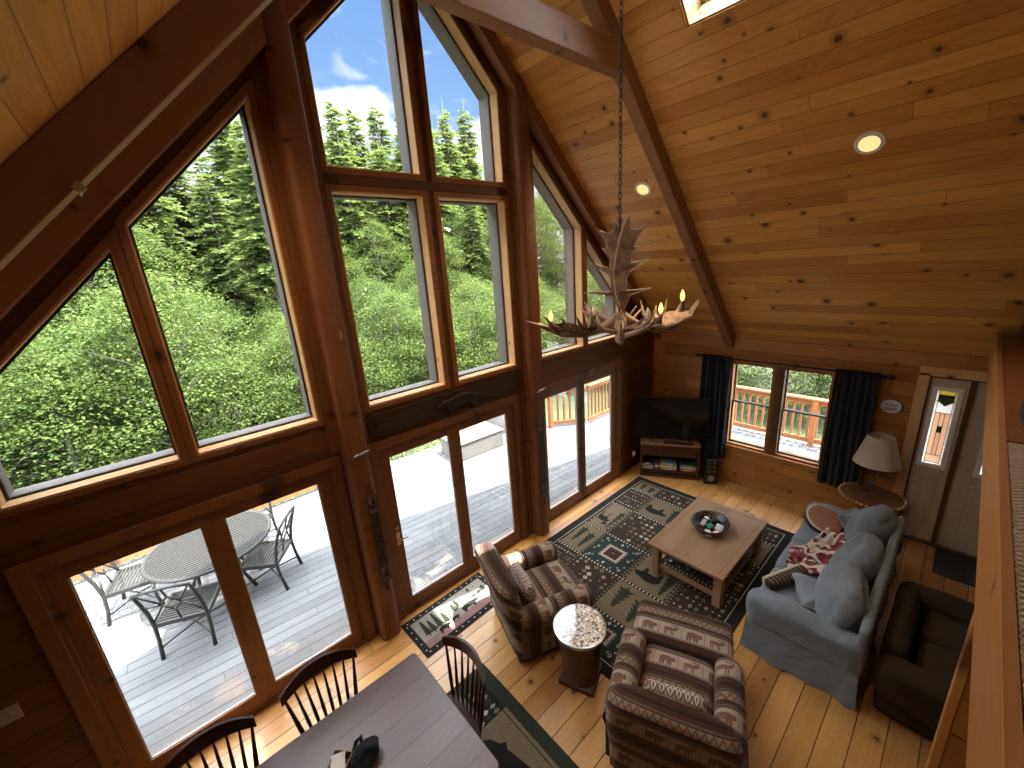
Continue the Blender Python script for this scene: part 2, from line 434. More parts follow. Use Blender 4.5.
for k, sg in enumerate((-1,1)):
    for j, (xa, xb, za) in enumerate(((1.022,1.255,.0),(1.2555,1.393,2.215))):
        mb = MB(); mb.prism([(sg*xa,za),(sg*xb,za),(sg*xb,6.70-xb),(sg*xa,6.70-xa)], -.018, -.0005, XZ); struct(mb.build('trim_%d' % (3+2*k+j), M['post_z'], bevel=.003))
# far (eave) wall
FW = [rect(-2.695,.665,-1.34,2.10), rect(-4.86,.0,-3.555,2.225)]
mb = MB(); mb.holed([(YB,-.22),(.0,-.22),(.0,ZR-XR+.16),(YB,ZR-XR+.16)], [FW[0], [(-4.86,.012),(-3.555,.012),(-3.555,2.225),(-4.86,2.225)]], XR, XR+.22, YZ)
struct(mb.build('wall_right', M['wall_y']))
mb = MB(); mb.box((-4.62,YB,-.22),(-4.4,0,2.6)); struct(mb.build('wall_left', M['wall_y']))
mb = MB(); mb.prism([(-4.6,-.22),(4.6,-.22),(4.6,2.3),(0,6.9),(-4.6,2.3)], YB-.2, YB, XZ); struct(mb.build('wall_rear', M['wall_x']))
mb = MB(); mb.box((XR-.022,-3.46,.0),(XR-.001,-.03,.12)); struct(mb.build('baseboard_right', M['trim_far'], bevel=.004))
# double window in the far wall
w = empty('window_9', kind='structure')
mb = MB(); mb.ring(FW[0], offset_poly(FW[0],-.045), XR-.006, XR+.2, YZ); mb.box((XR-.006,-2.096,.70),(XR+.14,-1.937,2.06)); mb.build('frame', M['trim_far_z'], w, bevel=.003)
mb = MB(); mb.ring(offset_poly(FW[0],.075), offset_poly(FW[0],-.006), XR-.024, XR-.001, YZ); mb.build('casing', M['trim_far'], w, bevel=.004)
mb = MB(); mb.box((XR-.05,-2.76,.645),(XR-.002,-1.26,.675)); mb.build('sill', M['trim_far'], w, bevel=.004)
M['dark_sash'] = plain('dark_sash', (.06,.045,.035), .5)
for y0, y1 in ((-1.937,-1.385),(-2.650,-2.096)):
    for za, zb, dx in ((1.405,2.055,.10),(.71,1.43,.06)):
        q = rect(y0+.002, za, y1-.002, zb)
        mb = MB(); mb.ring(q, [(y0+.02,za+.024),(y1-.02,za+.024),(y1-.02,zb-.022),(y0+.02,zb-.022)], XR+dx, XR+dx+.032, YZ); s = mb.build('sash', M['dark_sash'], w)
        mb = MB(); mb.prism(offset_poly(q,-.014), XR+dx+.012, XR+dx+.018, YZ); mb.build('glass', M['glass'], s)

# entry door with a leaded sidelight
M['door_paint'] = plain('door_paint', (.50,.42,.335), .45, var=.05)
M['dark_wood'] = plain('dark_casing', (.09,.045,.02), .45)
w = empty('door_4', kind='structure')
mb = MB(); mb.box((XR-.026,-3.57,.0),(XR-.001,-3.47,2.23)); mb.box((XR-.026,-4.96,2.20),(XR-.001,-3.47,2.31)); mb.box((XR-.026,-4.96,.0),(XR-.001,-4.86,2.20)); mb.build('casing', M['jamb'], w, bevel=.004)
mb = MB(); mb.box((XR-.005,-3.585,.012),(XR+.16,-3.556,2.2)); mb.box((XR-.005,-4.859,2.18),(XR+.16,-3.556,2.224)); mb.box((XR-.005,-3.945,.012),(XR+.16,-3.90,2.18)); mb.box((XR-.005,-4.859,.012),(XR+.16,-4.83,2.18)); mb.box((XR-.02,-4.85,.0),(XR+.2,-3.57,.04)); mb.build('frame', M['dark_wood'], w)
def panelled(name, y0, y1, g, par):
    """slab with a glazed opening g and two raised panels"""
    mb = MB(); mb.holed(rect(y0,.045,y1,2.175), [g], XR+.02, XR+.06, YZ); s = mb.build(name, M['door_paint'], par, bevel=.002)
    mb = MB(); mb.ring(offset_poly(g,.035), offset_poly(g,-.012), XR+.008, XR+.07, YZ); mb.build('glass_moulding', M['white'], s, bevel=.005)
    return s
gs = rect(-3.835,1.08,-3.645,2.04)
sd = panelled('sidelight', -3.903, -3.582, gs, w)
mb = MB(); q = rect(-3.83,.2,-3.655,.92); mb.ring(q, offset_poly(q,-.03), XR+.012, XR+.021, YZ); mb.prism(offset_poly(q,-.045), XR+.013, XR+.021, YZ); mb.build('panel', M['door_paint'], sd, bevel=.004)
gd = rect(-4.66,1.08,-4.13,2.04)
dd = panelled('door_leaf', -4.834, -3.942, gd, w)
for y0, y1 in ((-4.70,-4.43),(-4.34,-4.07)):
    mb = MB(); q = rect(y0,.2,y1,.92); mb.ring(q, offset_poly(q,-.03), XR+.012, XR+.021, YZ); mb.prism(offset_poly(q,-.045), XR+.013, XR+.021, YZ); mb.build('panel', M['door_paint'], dd, bevel=.004)
for z in (.35,1.15,1.95):
    mb = MB(); mb.tube([(XR+.006,-3.948,z-.05),(XR+.006,-3.948,z+.05)], .009, 8); mb.build('hinge', M['brass'], dd, smooth=True, angle=40)
def leaded(g, par):
    (ya, za), (yb, zb) = g[0], g[2]; W, H = yb-ya, zb-za
    cols = [(.62,.62,.60),(.54,.41,.31),(.055,.07,.03),(.55,.44,.16),(.50,.35,.28)]
    mats = []
    for i, c in enumerate(cols):
        t = NT('leaded_glass_%s' % 'abcde'[i])
        tr = t.n('ShaderNodeBsdfTransparent', {'Color': c+(1,)}).outputs[0]
        tl = t.n('ShaderNodeBsdfTranslucent', {'Color': c+(1,)}).outputs[0]
        gl = t.n('ShaderNodeBsdfGlossy', {'Roughness': .15}).outputs[0]
        x = t.n('ShaderNodeMixShader', {0: .55, 1: tr, 2: tl}).outputs[0]
        mats.append(t.out(t.n('ShaderNodeMixShader', {0: .06, 1: x, 2: gl}).outputs[0]))
    L = .16; mb = MB(); X = XR+.04
    def q(u0,v0,u1,v1,m): mb.prism(rect(ya+u0*W,za+v0*H,ya+u1*W,za+v1*H), X, X+.004, YZ, m)
    q(0,0,L,1,0); q(1-L,0,1,1,0); q(L,.93,1-L,1,3); q(L,0,1-L,.03,0); q(L,.03,1-L,.13,1)
    mb.prism([(ya+L*W,za+.93*H),(ya+L*W,za+.85*H),(ya+.5*W,za+.79*H),(ya+(1-L)*W,za+.85*H),(ya+(1-L)*W,za+.93*H)], X, X+.004, YZ, 2)
    mb.prism([(ya+L*W,za+.85*H),(ya+L*W,za+.70*H),(ya+(1-L)*W,za+.70*H),(ya+(1-L)*W,za+.85*H),(ya+.5*W,za+.79*H)], X, X+.004, YZ, 0)
    q(L,.13,.40,.70,1); q(.60,.13,1-L,.70,1); q(.40,.13,.60,.44,4); q(.40,.52,.60,.70,1)
    mb.prism([(ya+.4*W,za+.44*H),(ya+.6*W,za+.44*H),(ya+.6*W,za+.52*H),(ya+.4*W,za+.52*H)], X, X+.004, YZ, 2)
    o = mb.build('leaded_glass', mats, par)
    mb = MB(); lt = .004
    for (u0,v0,u1,v1) in [(L,0,L,1),(1-L,0,1-L,1),(0,.7,1,.7),(L,.93,1-L,.93),(L,.85,.5,.79),(.5,.79,1-L,.85),(.4,.13,.4,.7),(.6,.13,.6,.7),(L,.13,1-L,.13),(.4,.44,.6,.44),(.4,.52,.6,.52),(0,.3,L,.3),(0,.52,L,.52),(0,.85,L,.85),(1-L,.3,1,.3),(1-L,.52,1,.52),(1-L,.85,1,.85),(L,.03,1-L,.03)]:
        mb.beam((X-.002,ya+u0*W,za+v0*H),(X-.002,ya+u1*W,za+v1*H), .006, .006, (1,0,0))
    mb.build('leading', M['iron'], o)
leaded(gs, sd); leaded(gd, dd)

# loft: slab, edge board, strip painting shade on its top, carpet; wall below it
t = NT('loft_carpet'); P = t.coord(); s = t.sep(P)
cell = t.m('MULTIPLY', t.m('SINE', t.m('MULTIPLY', s[0], 210)), t.m('SINE', t.m('MULTIPLY', s[1], 210)))
nz = t.noise(P, 60, 3)[0]
c = t.mix(t.m('ADD', t.m('MULTIPLY', cell, .35), t.m('MULTIPLY', nz, .9)), (.20,.15,.11), (.62,.53,.42))
M['carpet'] = t.out(t.bsdf(c, .95, t.bump(t.m('ADD', cell, nz), .8, .006)))
mb = MB(); mb.box((-4.4,YB,2.47),(XR,-4.0,2.765)); struct(mb.build('loft_floor', M['wall_x']))
mb = MB(); mb.prism([(-4.2,2.45),(4.36,2.45),(4.36,2.50),(4.08,2.80),(-4.0,2.80)], -4.0, -3.972, XZ); struct(mb.build('loft_edge_board', M['loft_edge'], bevel=.004))
mb = MB(); mb.box((-4.0,-4.0,2.7995),(4.07,-3.9735,2.8025)); struct(mb.build('loft_shade_strip', M['loft_top_shade']))  # thin dark sheet over the board's top, shade put in as colour
mb = MB(); mb.box((-4.0,YB,2.766),(.64,-4.002,2.797)); tag(mb.build('loft_carpet', M['carpet'], bevel=.006), kind='structure')
mb = MB(); mb.box((.66,-4.12,2.766),(4.05,-4.002,2.799)); struct(mb.build('loft_board', M['beam_x']))
mb = MB(); mb.prism([(.70,2.766),(4.08,2.766),(4.08,2.8),(.70,6.1)], -4.2, -4.12, XZ); struct(mb.build('wall_loft', M['wall_x']))
mb = MB(); mb.box((-.39,YB,.0),(-.30,-4.0,2.47)); struct(mb.build('wall_under_loft', M['wall_y']))
mb = MB(); mb.box((-.395,-4.0,.0),(-.33,-3.972,2.449)); struct(mb.build('trim_1', M['loft_edge'], bevel=.003))
# ------------------------------------------------------------------ flat woven patterns
BEAR = [(.03,.47),(.06,.56),(.13,.62),(.16,.71),(.20,.66),(.30,.70),(.45,.76),(.62,.78),(.80,.74),(.92,.62),(.96,.45),(.92,.30),(.93,.07),(.80,.05),(.78,.22),(.70,.32),(.55,.30),(.43,.30),(.41,.07),(.28,.05),(.28,.30),(.22,.40),(.12,.40)]
MOOSE = [(.05,.50),(.10,.62),(.16,.66),(.10,.78),(.02,.80),(.0,.92),(.08,.86),(.12,.96),(.17,.88),(.24,.98),(.26,.86),(.34,.92),(.32,.80),(.24,.76),(.24,.68),(.36,.74),(.55,.72),(.80,.68),(.90,.58),(.90,.40),(.88,.04),(.82,.04),(.80,.34),(.72,.40),(.50,.38),(.46,.36),(.45,.04),(.39,.04),(.37,.38),(.28,.46),(.22,.54),(.14,.50)]
def fir(n=5):
    L = [(.5,1.0)]; R_ = []
    for i in range(n):
        y = 1 - (i+1)*.86/n; w = .12 + .36*(i+1)/n
        L += [(.5+w, y), (.5+w*.45, y+.03)]; R_ += [(.5-w, y), (.5-w*.45, y+.03)]
    return L + [(.54,.10),(.54,.0),(.46,.0),(.46,.10)] + R_[::-1]
FIR = fir()
DIAM = [(.5,0),(1,.5),(.5,1),(0,.5)]
def step_diam(n=4):
    q = []
    for i in range(n): q += [(.5+.5*i/n, i*.5/n), (.5+.5*(i+1)/n, i*.5/n)]
    p = [(.5+.5*(i+a)/n, (i)*.5/n) for i in range(n) for a in (0,1)]
    top = [(x, 1-y) for x, y in p[::-1]]
    rt = p + top
    lf = [(1-x, y) for x, y in rt[::-1]]
    return rt + lf
SDIAM = step_diam(5)
class Weave:
    """flat coloured shapes woven into a rug: one mesh"""
    def __init__(s, w, h, th=.010):
        s.mb = MB(); s.w = w; s.h = h; s.th = th; s.mb.box((0,0,0),(w,h,th),0)
    def poly(s, pts, m, layer=1):
        z = s.th + .0007*layer
        s.mb.add([(x,y,z) for x,y in pts], [tuple(range(len(pts)))], m)
    def rect(s, x0,y0,x1,y1,m,layer=1): s.poly(rect(x0,y0,x1,y1), m, layer)
    def put(s, shp, x0,y0,x1,y1,m,layer=2,flip=False,rot=False):
        q = [((1-u) if flip else u, v) for u, v in shp]
        if rot == 'L': q = [(1-v, u) for u, v in q]
        if rot == 'R': q = [(v, 1-u) for u, v in q]
        s.poly([(x0+u*(x1-x0), y0+v*(y1-y0)) for u, v in q], m, layer)

t = NT('w'); bpy.data.materials.remove(t.id)
def yarn(name, col):
    t = NT(name); P = t.coord()
    s = t.sep(P)
    wv = t.m('MULTIPLY', t.m('SINE', t.m('MULTIPLY', s[0], 700)), t.m('SINE', t.m('MULTIPLY', s[1], 700)))
    nz = t.noise(P, 35, 4, .7)[0]
    c = t.mix(t.m('ADD', t.m('MULTIPLY', nz, .9), t.m('MULTIPLY', wv, .15)), tuple(x*.6 for x in col), tuple(min(1,x*1.35) for x in col))
    return t.out(t.bsdf(c, .95, t.bump(wv, .4, .003), **{'Specular IOR Level': .15}))
Y_BLACK, Y_BEIGE, Y_TEAL, Y_MAROON, Y_CREAM, Y_BROWN, Y_GREEN, Y_PINK, Y_GREY = [yarn('yarn_'+n, c) for n, c in (('black',(.018,.018,.017)),('beige',(.175,.138,.09)),('teal',(.022,.038,.037)),('maroon',(.070,.024,.018)),('cream',(.44,.385,.30)),('brown',(.040,.028,.020)),('green',(.030,.036,.026)),('pink',(.26,.15,.145)),('grey',(.27,.25,.22)))]
YM = [Y_BLACK, Y_BEIGE, Y_TEAL, Y_MAROON, Y_CREAM, Y_BROWN, Y_GREEN, Y_PINK, Y_GREY]
BK, BE, TE, MA, CR, BR, GR, PK, GY = range(9)
rnd = random.Random(4)

# big lodge rug: corners (0.05,-2.68) .. (3.50,-0.27)
rx0, ry0, rx1, ry1 = .05, -2.68, 3.50, -.275
W_ = Weave(rx1-rx0, ry1-ry0)
RW, RH = W_.w, W_.h
def Rr(x0,y0,x1,y1,m,l=1): W_.rect(x0-rx0,y0-ry0,x1-rx0,y1-ry0,m,l)
def Rp(shp,x0,y0,x1,y1,m,l=2,**k): W_.put(shp,x0-rx0,y0-ry0,x1-rx0,y1-ry0,m,l,**k)
def aztec_row(x0,y0,x1,y1,m1=CR,m2=TE,along='x'):
    L = (x1-x0) if along == 'x' else (y1-y0); n = max(2,int(L/.085))
    for i in range(n):
        a, b = i*L/n, (i+1)*L/n; g = .012
        q = (x0+a+g,y0+.01,x0+b-g,y1-.01) if along == 'x' else (x0+.01,y0+a+g,x1-.01,y0+b-g)
        Rp(DIAM,*q,m1 if i%2 else m2,2)
        c = ((q[0]+q[2])/2,(q[1]+q[3])/2); Rp(DIAM,c[0]-.014,c[1]-.014,c[0]+.014,c[1]+.014,BK if i%2 else CR,3)
def bars(x0,y0,x1,y1,m,n,along='y'):
    for i in range(n):
        if along == 'y': Rr(x0,y0+(y1-y0)*(i+.15)/n,x1,y0+(y1-y0)*(i+.6)/n,m,2)
        else: Rr(x0+(x1-x0)*(i+.15)/n,y0,x0+(x1-x0)*(i+.6)/n,y1,m,2)
def aztec_panel(x0,y0,x1,y1,bg=BR):
    Rr(x0,y0,x1,y1,bg); h = (y1-y0)/7
    for k in range(7):
        aztec_row(x0+.015,y0+k*h+.004,x1-.015,y0+(k+1)*h-.004,[CR,BE,TE,GY,CR,MA,BE][k],[TE,MA,GY,BK,MA,BE,TE][k])
def diamond_panel(x0,y0,x1,y1):
    Rr(x0,y0,x1,y1,TE)
    for i in range(9):
        for j in range(9):
            if max(abs(i-4),abs(j-4)) == 4 or (abs(i-4)+abs(j-4) in (6,)): px, py = x0+(x1-x0)*(i+.5)/9, y0+(y1-y0)*(j+.5)/9; Rp(DIAM,px-.020,py-.016,px+.020,py+.016,[BK,BR,GY][(i+j)%3],1.5)
    cx, cy = (x0+x1)/2, (y0+y1)/2; w, h = (x1-x0)*.24, (y1-y0)*.24
    pts = []; n = 7
    for (ax,ay),(bx,by) in zip(((-1,-1),(1,-1),(1,1),(-1,1)),((1,-1),(1,1),(-1,1),(-1,-1))):
        for i in range(n):
            for f, r in ((0,.86),(.5,1.12)):
                tt = (i+f)/n; pts.append((cx+(ax+(bx-ax)*tt)*w*r-rx0, cy+(ay+(by-ay)*tt)*h*r-ry0))
    W_.poly(pts, CR, 2); Rr(cx-w*.72,cy-h*.72,cx+w*.72,cy+h*.72,MA,3); Rp(SDIAM,cx-w*.5,cy-h*.5,cx+w*.5,cy+h*.5,BR,4); Rp(DIAM,cx-.02,cy-.02,cx+.02,cy+.02,BE,5)
    for u in (.12,.5,.88):
        for v in (.1,.9):
            px, py = x0+(x1-x0)*u, y0+(y1-y0)*v; Rp(DIAM,px-.03,py-.022,px+.03,py+.022,CR,2); Rp(DIAM,px-.015,py-.011,px+.015,py+.011,TE,3)
    for v in (.5,):
        for u in (.1,.9):
            px, py = x0+(x1-x0)*u, y0+(y1-y0)*v; Rp(DIAM,px-.03,py-.022,px+.03,py+.022,CR,2)
def beast_panel(x0,y0,x1,y1,shp,flip=False,rot='R'):
    # woven so that the animals stand with their feet towards the dining side
    Rr(x0,y0,x1,y1,BE); W, H = x1-x0, y1-y0
    for k in range(8): Rp(DIAM,x0+W*(k+.1)/8,y1-.035,x0+W*(k+.9)/8,y1-.005,[BK,MA][k%2],2); Rp(DIAM,x0+W*(k+.1)/8,y0+.005,x0+W*(k+.9)/8,y0+.035,[BK,TE][k%2],2)
    if rot == 'R':
        Rp(shp,x0+W*.12,y0+H*.30,x0+W*.66,y0+H*.96,BK,2,flip=flip,rot='L'); Rp(FIR,x0+W*.05,y0+H*.03,x0+W*.92,y0+H*.34,GR,2,rot='L')
    else:
        Rp(shp,x0+W*.06,y0+H*.1,x0+W*.64,y0+H*.82,BK,2,flip=flip); Rp(FIR,x0+W*.62,y0+H*.08,x0+W*.95,y0+H*.95,GR,2)
def tree_panel(x0,y0,x1,y1):
    Rr(x0,y0,x1,y1,BE); W, H = x1-x0, y1-y0
    Rp(FIR,x0+W*.1,y0+H*.08,x0+W*.85,y0+H*.5,GR,2,rot='L'); Rp(FIR,x0+W*.2,y0+H*.52,x0+W*.95,y0+H*.92,GR,2,rot='L')
def cluster_panel(x0,y0,x1,y1):
    Rr(x0,y0,x1,y1,BR)
    for i in range(7):
        for j in range(7):
            px, py = x0+(x1-x0)*(i+.5)/7, y0+(y1-y0)*(j+.5)/7; m = [CR,BE,TE,GY,MA,BE][rnd.randrange(6)]; q = rnd.choice((.020,.030,.034))
            Rp(SDIAM if (i+j)%2 else DIAM,px-q,py-q,px+q,py+q,m,2); Rp(DIAM,px-.010,py-.010,px+.010,py+.010,[BK,MA,CR][rnd.randrange(3)],3)
bd = .125
Rr(rx0+bd-.018,ry0+bd-.018,rx1-bd+.018,ry1-bd+.018,CR,.3); Rr(rx0+bd-.008,ry0+bd-.008,rx1-bd+.008,ry1-bd+.008,BK,.6)
gx = [rx0+bd, .62, 1.20, 1.80, 2.50, 3.06, rx1-bd]; gy = [ry0+bd, -2.02, -1.42, -.80, ry1-bd]
pan = {
 (3,3): lambda *b: beast_panel(*b, MOOSE), (2,2): diamond_panel, (4,2): lambda *b: beast_panel(*b, BEAR), (0,2): lambda *b: beast_panel(*b, MOOSE, True),
 (2,3): lambda *b: tree_panel(*b), (1,1): tree_panel, (2,1): lambda *b: beast_panel(*b, BEAR, True), (4,3): aztec_panel, (3,2): cluster_panel,
 (1,3): aztec_panel, (0,3): cluster_panel, (1,2): cluster_panel, (5,3): lambda *b: tree_panel(*b), (5,2): aztec_panel, (0,1): diamond_panel, (3,1): diamond_panel,
 (4,1): cluster_panel, (5,1): lambda *b: beast_panel(*b, MOOSE), (0,0): aztec_panel, (1,0): cluster_panel, (2,0): aztec_panel, (3,0): cluster_panel, (4,0): tree_panel, (5,0): aztec_panel }
for (i,j), fn in pan.items():
    fn(gx[i]+.022, gy[j]+.022, gx[i+1]-.022, gy[j+1]-.022)
for x in gx[1:-1]: bars(x-.016,gy[0],x+.016,gy[-1],CR,46)
for y in gy[1:-1]: bars(gx[0],y-.014,gx[-1],y+.014,BE,60,'x')
tag(W_.mb.build('area_rug', YM, loc=(rx0,ry0,.001)), 'large dark patchwork rug with moose, bear and tree panels under the coffee table', 'rug')

# runner in front of the middle door
W_ = Weave(1.12,.56,.008); w, h = 1.12, .56
W_.rect(.0,.0,w,h,MA,1); W_.rect(.008,.008,w-.008,h-.008,BK,2)
for i in range(13):
    for y in (.04,h-.04): W_.put(DIAM,.05+i*.083,y-.011,.075+i*.083,y+.011,CR,3)
for j in range(5):
    for x in (.038,w-.038): W_.put(DIAM,x-.012,.07+j*.1,x+.012,.092+j*.1,CR,3)
W_.rect(.075,.075,w-.075,h-.075,GY,3); W_.rect(.075,.075,w-.075,.17,PK,4)
for i, x in enumerate((.12,.19,.27,.36,.50,.56,.62,.78,.86,.93)):
    hh = (.26,.22,.28,.2,.14,.16,.13,.2,.17,.14)[i]; W_.put(FIR,x,.17+(.02 if i<4 else .09),x+.105,.17+hh+(.02 if i<4 else .09),GR,5)
W_.put(BEAR,.26,.12,.42,.24,BK,6,flip=True); W_.put(BEAR,.44,.15,.56,.24,BK,6,flip=True); W_.put(BEAR,.60,.16,.86,.30,BK,6,flip=True)
W_.poly([(.60,.27),(.72,.30),(.92,.32),(1.04,.40),(1.04,.44),(.86,.40),(.66,.36)],GY,6)
tag(W_.mb.build('door_runner', YM, loc=(-1.07,-.655,.001), rotz=.028), 'dark bordered runner with black bears and fir trees before the middle glass door', 'rug')

# rug under the dining table, right edge at x = -0.70
W_ = Weave(2.9,2.0,.009); w, h = 2.9, 2.0
W_.rect(.0,.0,w,h,GR,1); W_.rect(.12,.12,w-.12,h-.12,BK,2)
for k in range(9):
    for j in range(6):
        W_.put(SDIAM if (k+j)%2 else DIAM,w-.14-.085*(k+1),h-.14-.055*(j+1),w-.14-.085*k-.02,h-.14-.055*j-.012,[CR,GY,BE][(k*2+j)%3] if (k+j)%3 else TE,3)
W_.rect(w-1.9,.3,w-.112,h-.48,BE,3); W_.rect(w-.155,.3,w-.145,h-.48,GR,4); W_.put(BEAR,w-.70,h-1.62,w-.125,h-.52,BK,5,rot='R')
W_.put(DIAM,w-.50,h-1.02,w-.38,h-.90,CR,6)
tag(W_.mb.build('dining_rug', YM, loc=(-3.60,-3.10,.001)), 'dark green bordered rug with a black bear beneath the dining table', 'rug')

M['mat'] = yarn('mat_grey', (.045,.042,.045))
mb = MB(); mb.soft((.60,.92,.014),(0,0,.0075),r=.006,n=6)
tag(mb.build('doormat', M['mat'], loc=(4.06,-4.42,0)), 'plain charcoal doormat in front of the pale entry door', 'doormat')

# ------------------------------------------------------------------ lodge fabric
def ellipses(t, p, els):
    d = None
    for cx, cy, rx, ry in els:
        e = t.vm('LENGTH', t.vm('DIVIDE', t.vm('SUBTRACT', p, (cx,cy,0)), (rx,ry,1)))
        d = e if d is None else t.m('MINIMUM', d, e)
    return t.m('LESS_THAN', d, 1.0)
def lodge(name, axis, cross):
    """woven stripes across the given axis, with bears and moose in the pale bands"""
    t = NT(name); P = t.coord()
    u = t.m('DIVIDE', t.m('ADD', t.vm('DOT_PRODUCT', P, axis), 5.03), .40); v = t.vm('DOT_PRODUCT', P, cross)
    fu = t.m('FRACT', u)
    tan = (.255,.19,.152); cream = (.37,.293,.24); maroon = (.066,.032,.025); dark = (.030,.018,.015); rose = (.135,.092,.074)
    st = t.n('ShaderNodeValToRGB', {0: fu}); cr = st.color_ramp; cr.interpolation = 'CONSTANT'
    stops = [(0,dark),(.025,maroon),(.11,dark),(.135,rose),(.17,tan),(.20,cream),(.505,tan),(.53,dark),(.55,rose),(.59,maroon),(.66,dark),(.68,tan),(.84,dark),(.86,rose),(.90,maroon),(.975,dark)]
    while len(cr.elements) < len(stops): cr.elements.new(.5)
    for e, (pos, c) in zip(cr.elements, stops): e.position = pos; e.color = tuple(c)+(1,)
    c = st.outputs[0]
    # animals stand inside .20 - .50
    pv = t.m('DIVIDE', v, .19); cell = t.m('FLOOR', t.m('ADD', pv, 60)); fv = t.m('FRACT', t.m('ADD', pv, 60))
    p = t.comb(fv, t.m('DIVIDE', t.m('SUBTRACT', fu, .20), .30))
    bear = ellipses(t, p, [(.52,.58,.27,.24),(.24,.55,.13,.16),(.33,.25,.055,.22),(.44,.25,.05,.22),(.62,.25,.055,.22),(.74,.25,.055,.24),(.20,.72,.04,.06)])
    moose = ellipses(t, p, [(.55,.55,.25,.17),(.30,.62,.09,.17),(.22,.72,.12,.075),(.36,.90,.15,.055),(.20,.90,.06,.08),(.38,.25,.03,.27),(.46,.25,.028,.25),(.66,.25,.028,.27),(.75,.25,.03,.28)])
    odd = t.m('GREATER_THAN', t.m('FRACT', t.m('ADD', t.m('MULTIPLY', cell, .5), t.m('MULTIPLY', t.m('FLOOR', u), .5))), .25)
    an = t.m('ADD', t.m('MULTIPLY', bear, odd), t.m('MULTIPLY', moose, t.m('SUBTRACT', 1.0, odd)))
    band = t.m('MULTIPLY', t.m('GREATER_THAN', fu, .205), t.m('LESS_THAN', fu, .50))
    c = t.mix(t.m('MULTIPLY', t.m('MULTIPLY', an, band), .88), c, (.13,.068,.045))
    tick = t.m('MULTIPLY', t.m('MULTIPLY', t.m('LESS_THAN', t.m('ABSOLUTE', t.m('SUBTRACT', fv, .0)), .035), t.m('GREATER_THAN', t.m('SINE', t.m('MULTIPLY', fu, 150)), -.1)), band)
    c = t.mix(tick, c, dark)
    # zigzag in .68 - .84
    zz = t.m('ABSOLUTE', t.m('SUBTRACT', t.m('FRACT', t.m('DIVIDE', v, .05)), .5))
    zl = t.m('LESS_THAN', t.m('ABSOLUTE', t.m('SUBTRACT', t.m('DIVIDE', t.m('SUBTRACT', fu, .69), .28), zz)), .10)
    zb = t.m('MULTIPLY', t.m('GREATER_THAN', fu, .68), t.m('LESS_THAN', fu, .84))
    c = t.mix(t.m('MULTIPLY', zl, zb), c, (.14,.07,.05))
    nz = t.noise(P, 160, 2)[0]
    c = t.mix(.35, c, t.mix(nz, (.05,.03,.02), (.55,.42,.32)), 'SOFT_LIGHT')
    return t.out(t.bsdf(c, .92, t.bump(t.noise(P, 420, 2)[0], .35, .003), **{'Specular IOR Level': .12, 'Sheen Weight': .15}))
M['lodge_x'] = lodge('lodge_fabric_seat', AX, AY)
M['lodge_arm'] = lodge('lodge_fabric_arm', AX, (0,1.0,1.0))
M['lodge_z'] = lodge('lodge_fabric_back', (.9,0,1.0), AY)
t = NT('lumbar_weave'); P = t.coord(); s = t.sep(P)
zz = t.m('SINE', t.m('ADD', t.m('MULTIPLY', s[2], 190), t.m('MULTIPLY', t.m('PINGPONG', s[1], .03), 260)))
c = t.mix(t.m('GREATER_THAN', t.m('ADD', zz, t.m('MULTIPLY', t.noise(P, 60, 2)[0], .8)), .4), (.50,.43,.37), (.14,.085,.07))
M['lumbar'] = t.out(t.bsdf(c, .9, t.bump(zz, .3, .003)))
M['dark_leg'] = pine('dark_leg_wood', AZ, AX, 2, (.10,.04,.018), (.05,.02,.01), off=1, joints=False, knot=.2)

def armchair(loc, rz, label, group):
    ch = empty('armchair', loc, rz, label, 'armchair', group)
    mb = MB(); mb.soft((.80,.84,.26),(0,0,.20),r=.03,n=10,puff=(.01,.01,0)); mb.build('base', M['lodge_z'], ch, smooth=True)
    mb = MB(); mb.soft((.74,.56,.17),(.09,0,.40),r=.07,n=14,puff=(.015,0,.03),amp=.004,seed=2); mb.build('seat_cushion', M['lodge_x'], ch, smooth=True)
    for s in (1,-1):
        pr = [(.285,.12),(.285,.44)] + [(.375-.105*cos(a), .52+.105*sin(a)) for a in [radians(q) for q in range(-30,211,20)]] + [(.455,.44),(.455,.12)]
        mb = MB(); n = len(pr); L = [(-.36,.94),(-.30,1.0),(.0,1.0),(.20,1.0),(.36,1.01),(.405,.97),(.425,.88),(.43,.78)]
        cx, cz = .372, .40; vs = []
        for x, k in L:
            for a, b in pr: vs.append((x, s*(cx+(a-cx)*k), (cz+(b-cz)*k) if b > .2 else b))
        fs = [(i*n+k, i*n+(k+1)%n, (i+1)*n+(k+1)%n, (i+1)*n+k) for i in range(len(L)-1) for k in range(n)] + [tuple(range(n))[::-1], tuple((len(L)-1)*n+k for k in range(n))]
        mb.add(vs, fs); mb.build('arm', M['lodge_arm'], ch, smooth=True, angle=60)
    def warp(q, p):
        z = q.z + .475
        x = q.x - .20*max(0, z-.25)
        top = max(0, p[2])
        y = q.y*(1 - .10*top*top + .03*p[2]) 
        zz = q.z - .06*(p[1]**2)*max(0,p[2])
        return (x + .05*max(0,p[2]-.55)*(1 if p[0] > 0 else -.6), y, zz)
    mb = MB(); mb.soft((.19,.86,.90),(-.325,0,.53),r=.075,n=18,puff=(.02,0,0),amp=.004,seed=5,warp=warp); b = mb.build('backrest', M['lodge_z'], ch, smooth=True)
    for x in (-.36,.36):
        for y in (-.36,.36):
            mb = MB(); mb.lathe([(.03,.09),(.034,.06),(.022,.012),(.018,.0)],10,(x,y,0)); mb.build('leg', M['dark_leg'], ch, smooth=True)
    return ch
G_CH = 'lodge fabric armchairs'
armchair((.04,-1.146,.012), radians(-19.6), 'striped lodge fabric armchair beside the glass door, back turned to the runner', None)
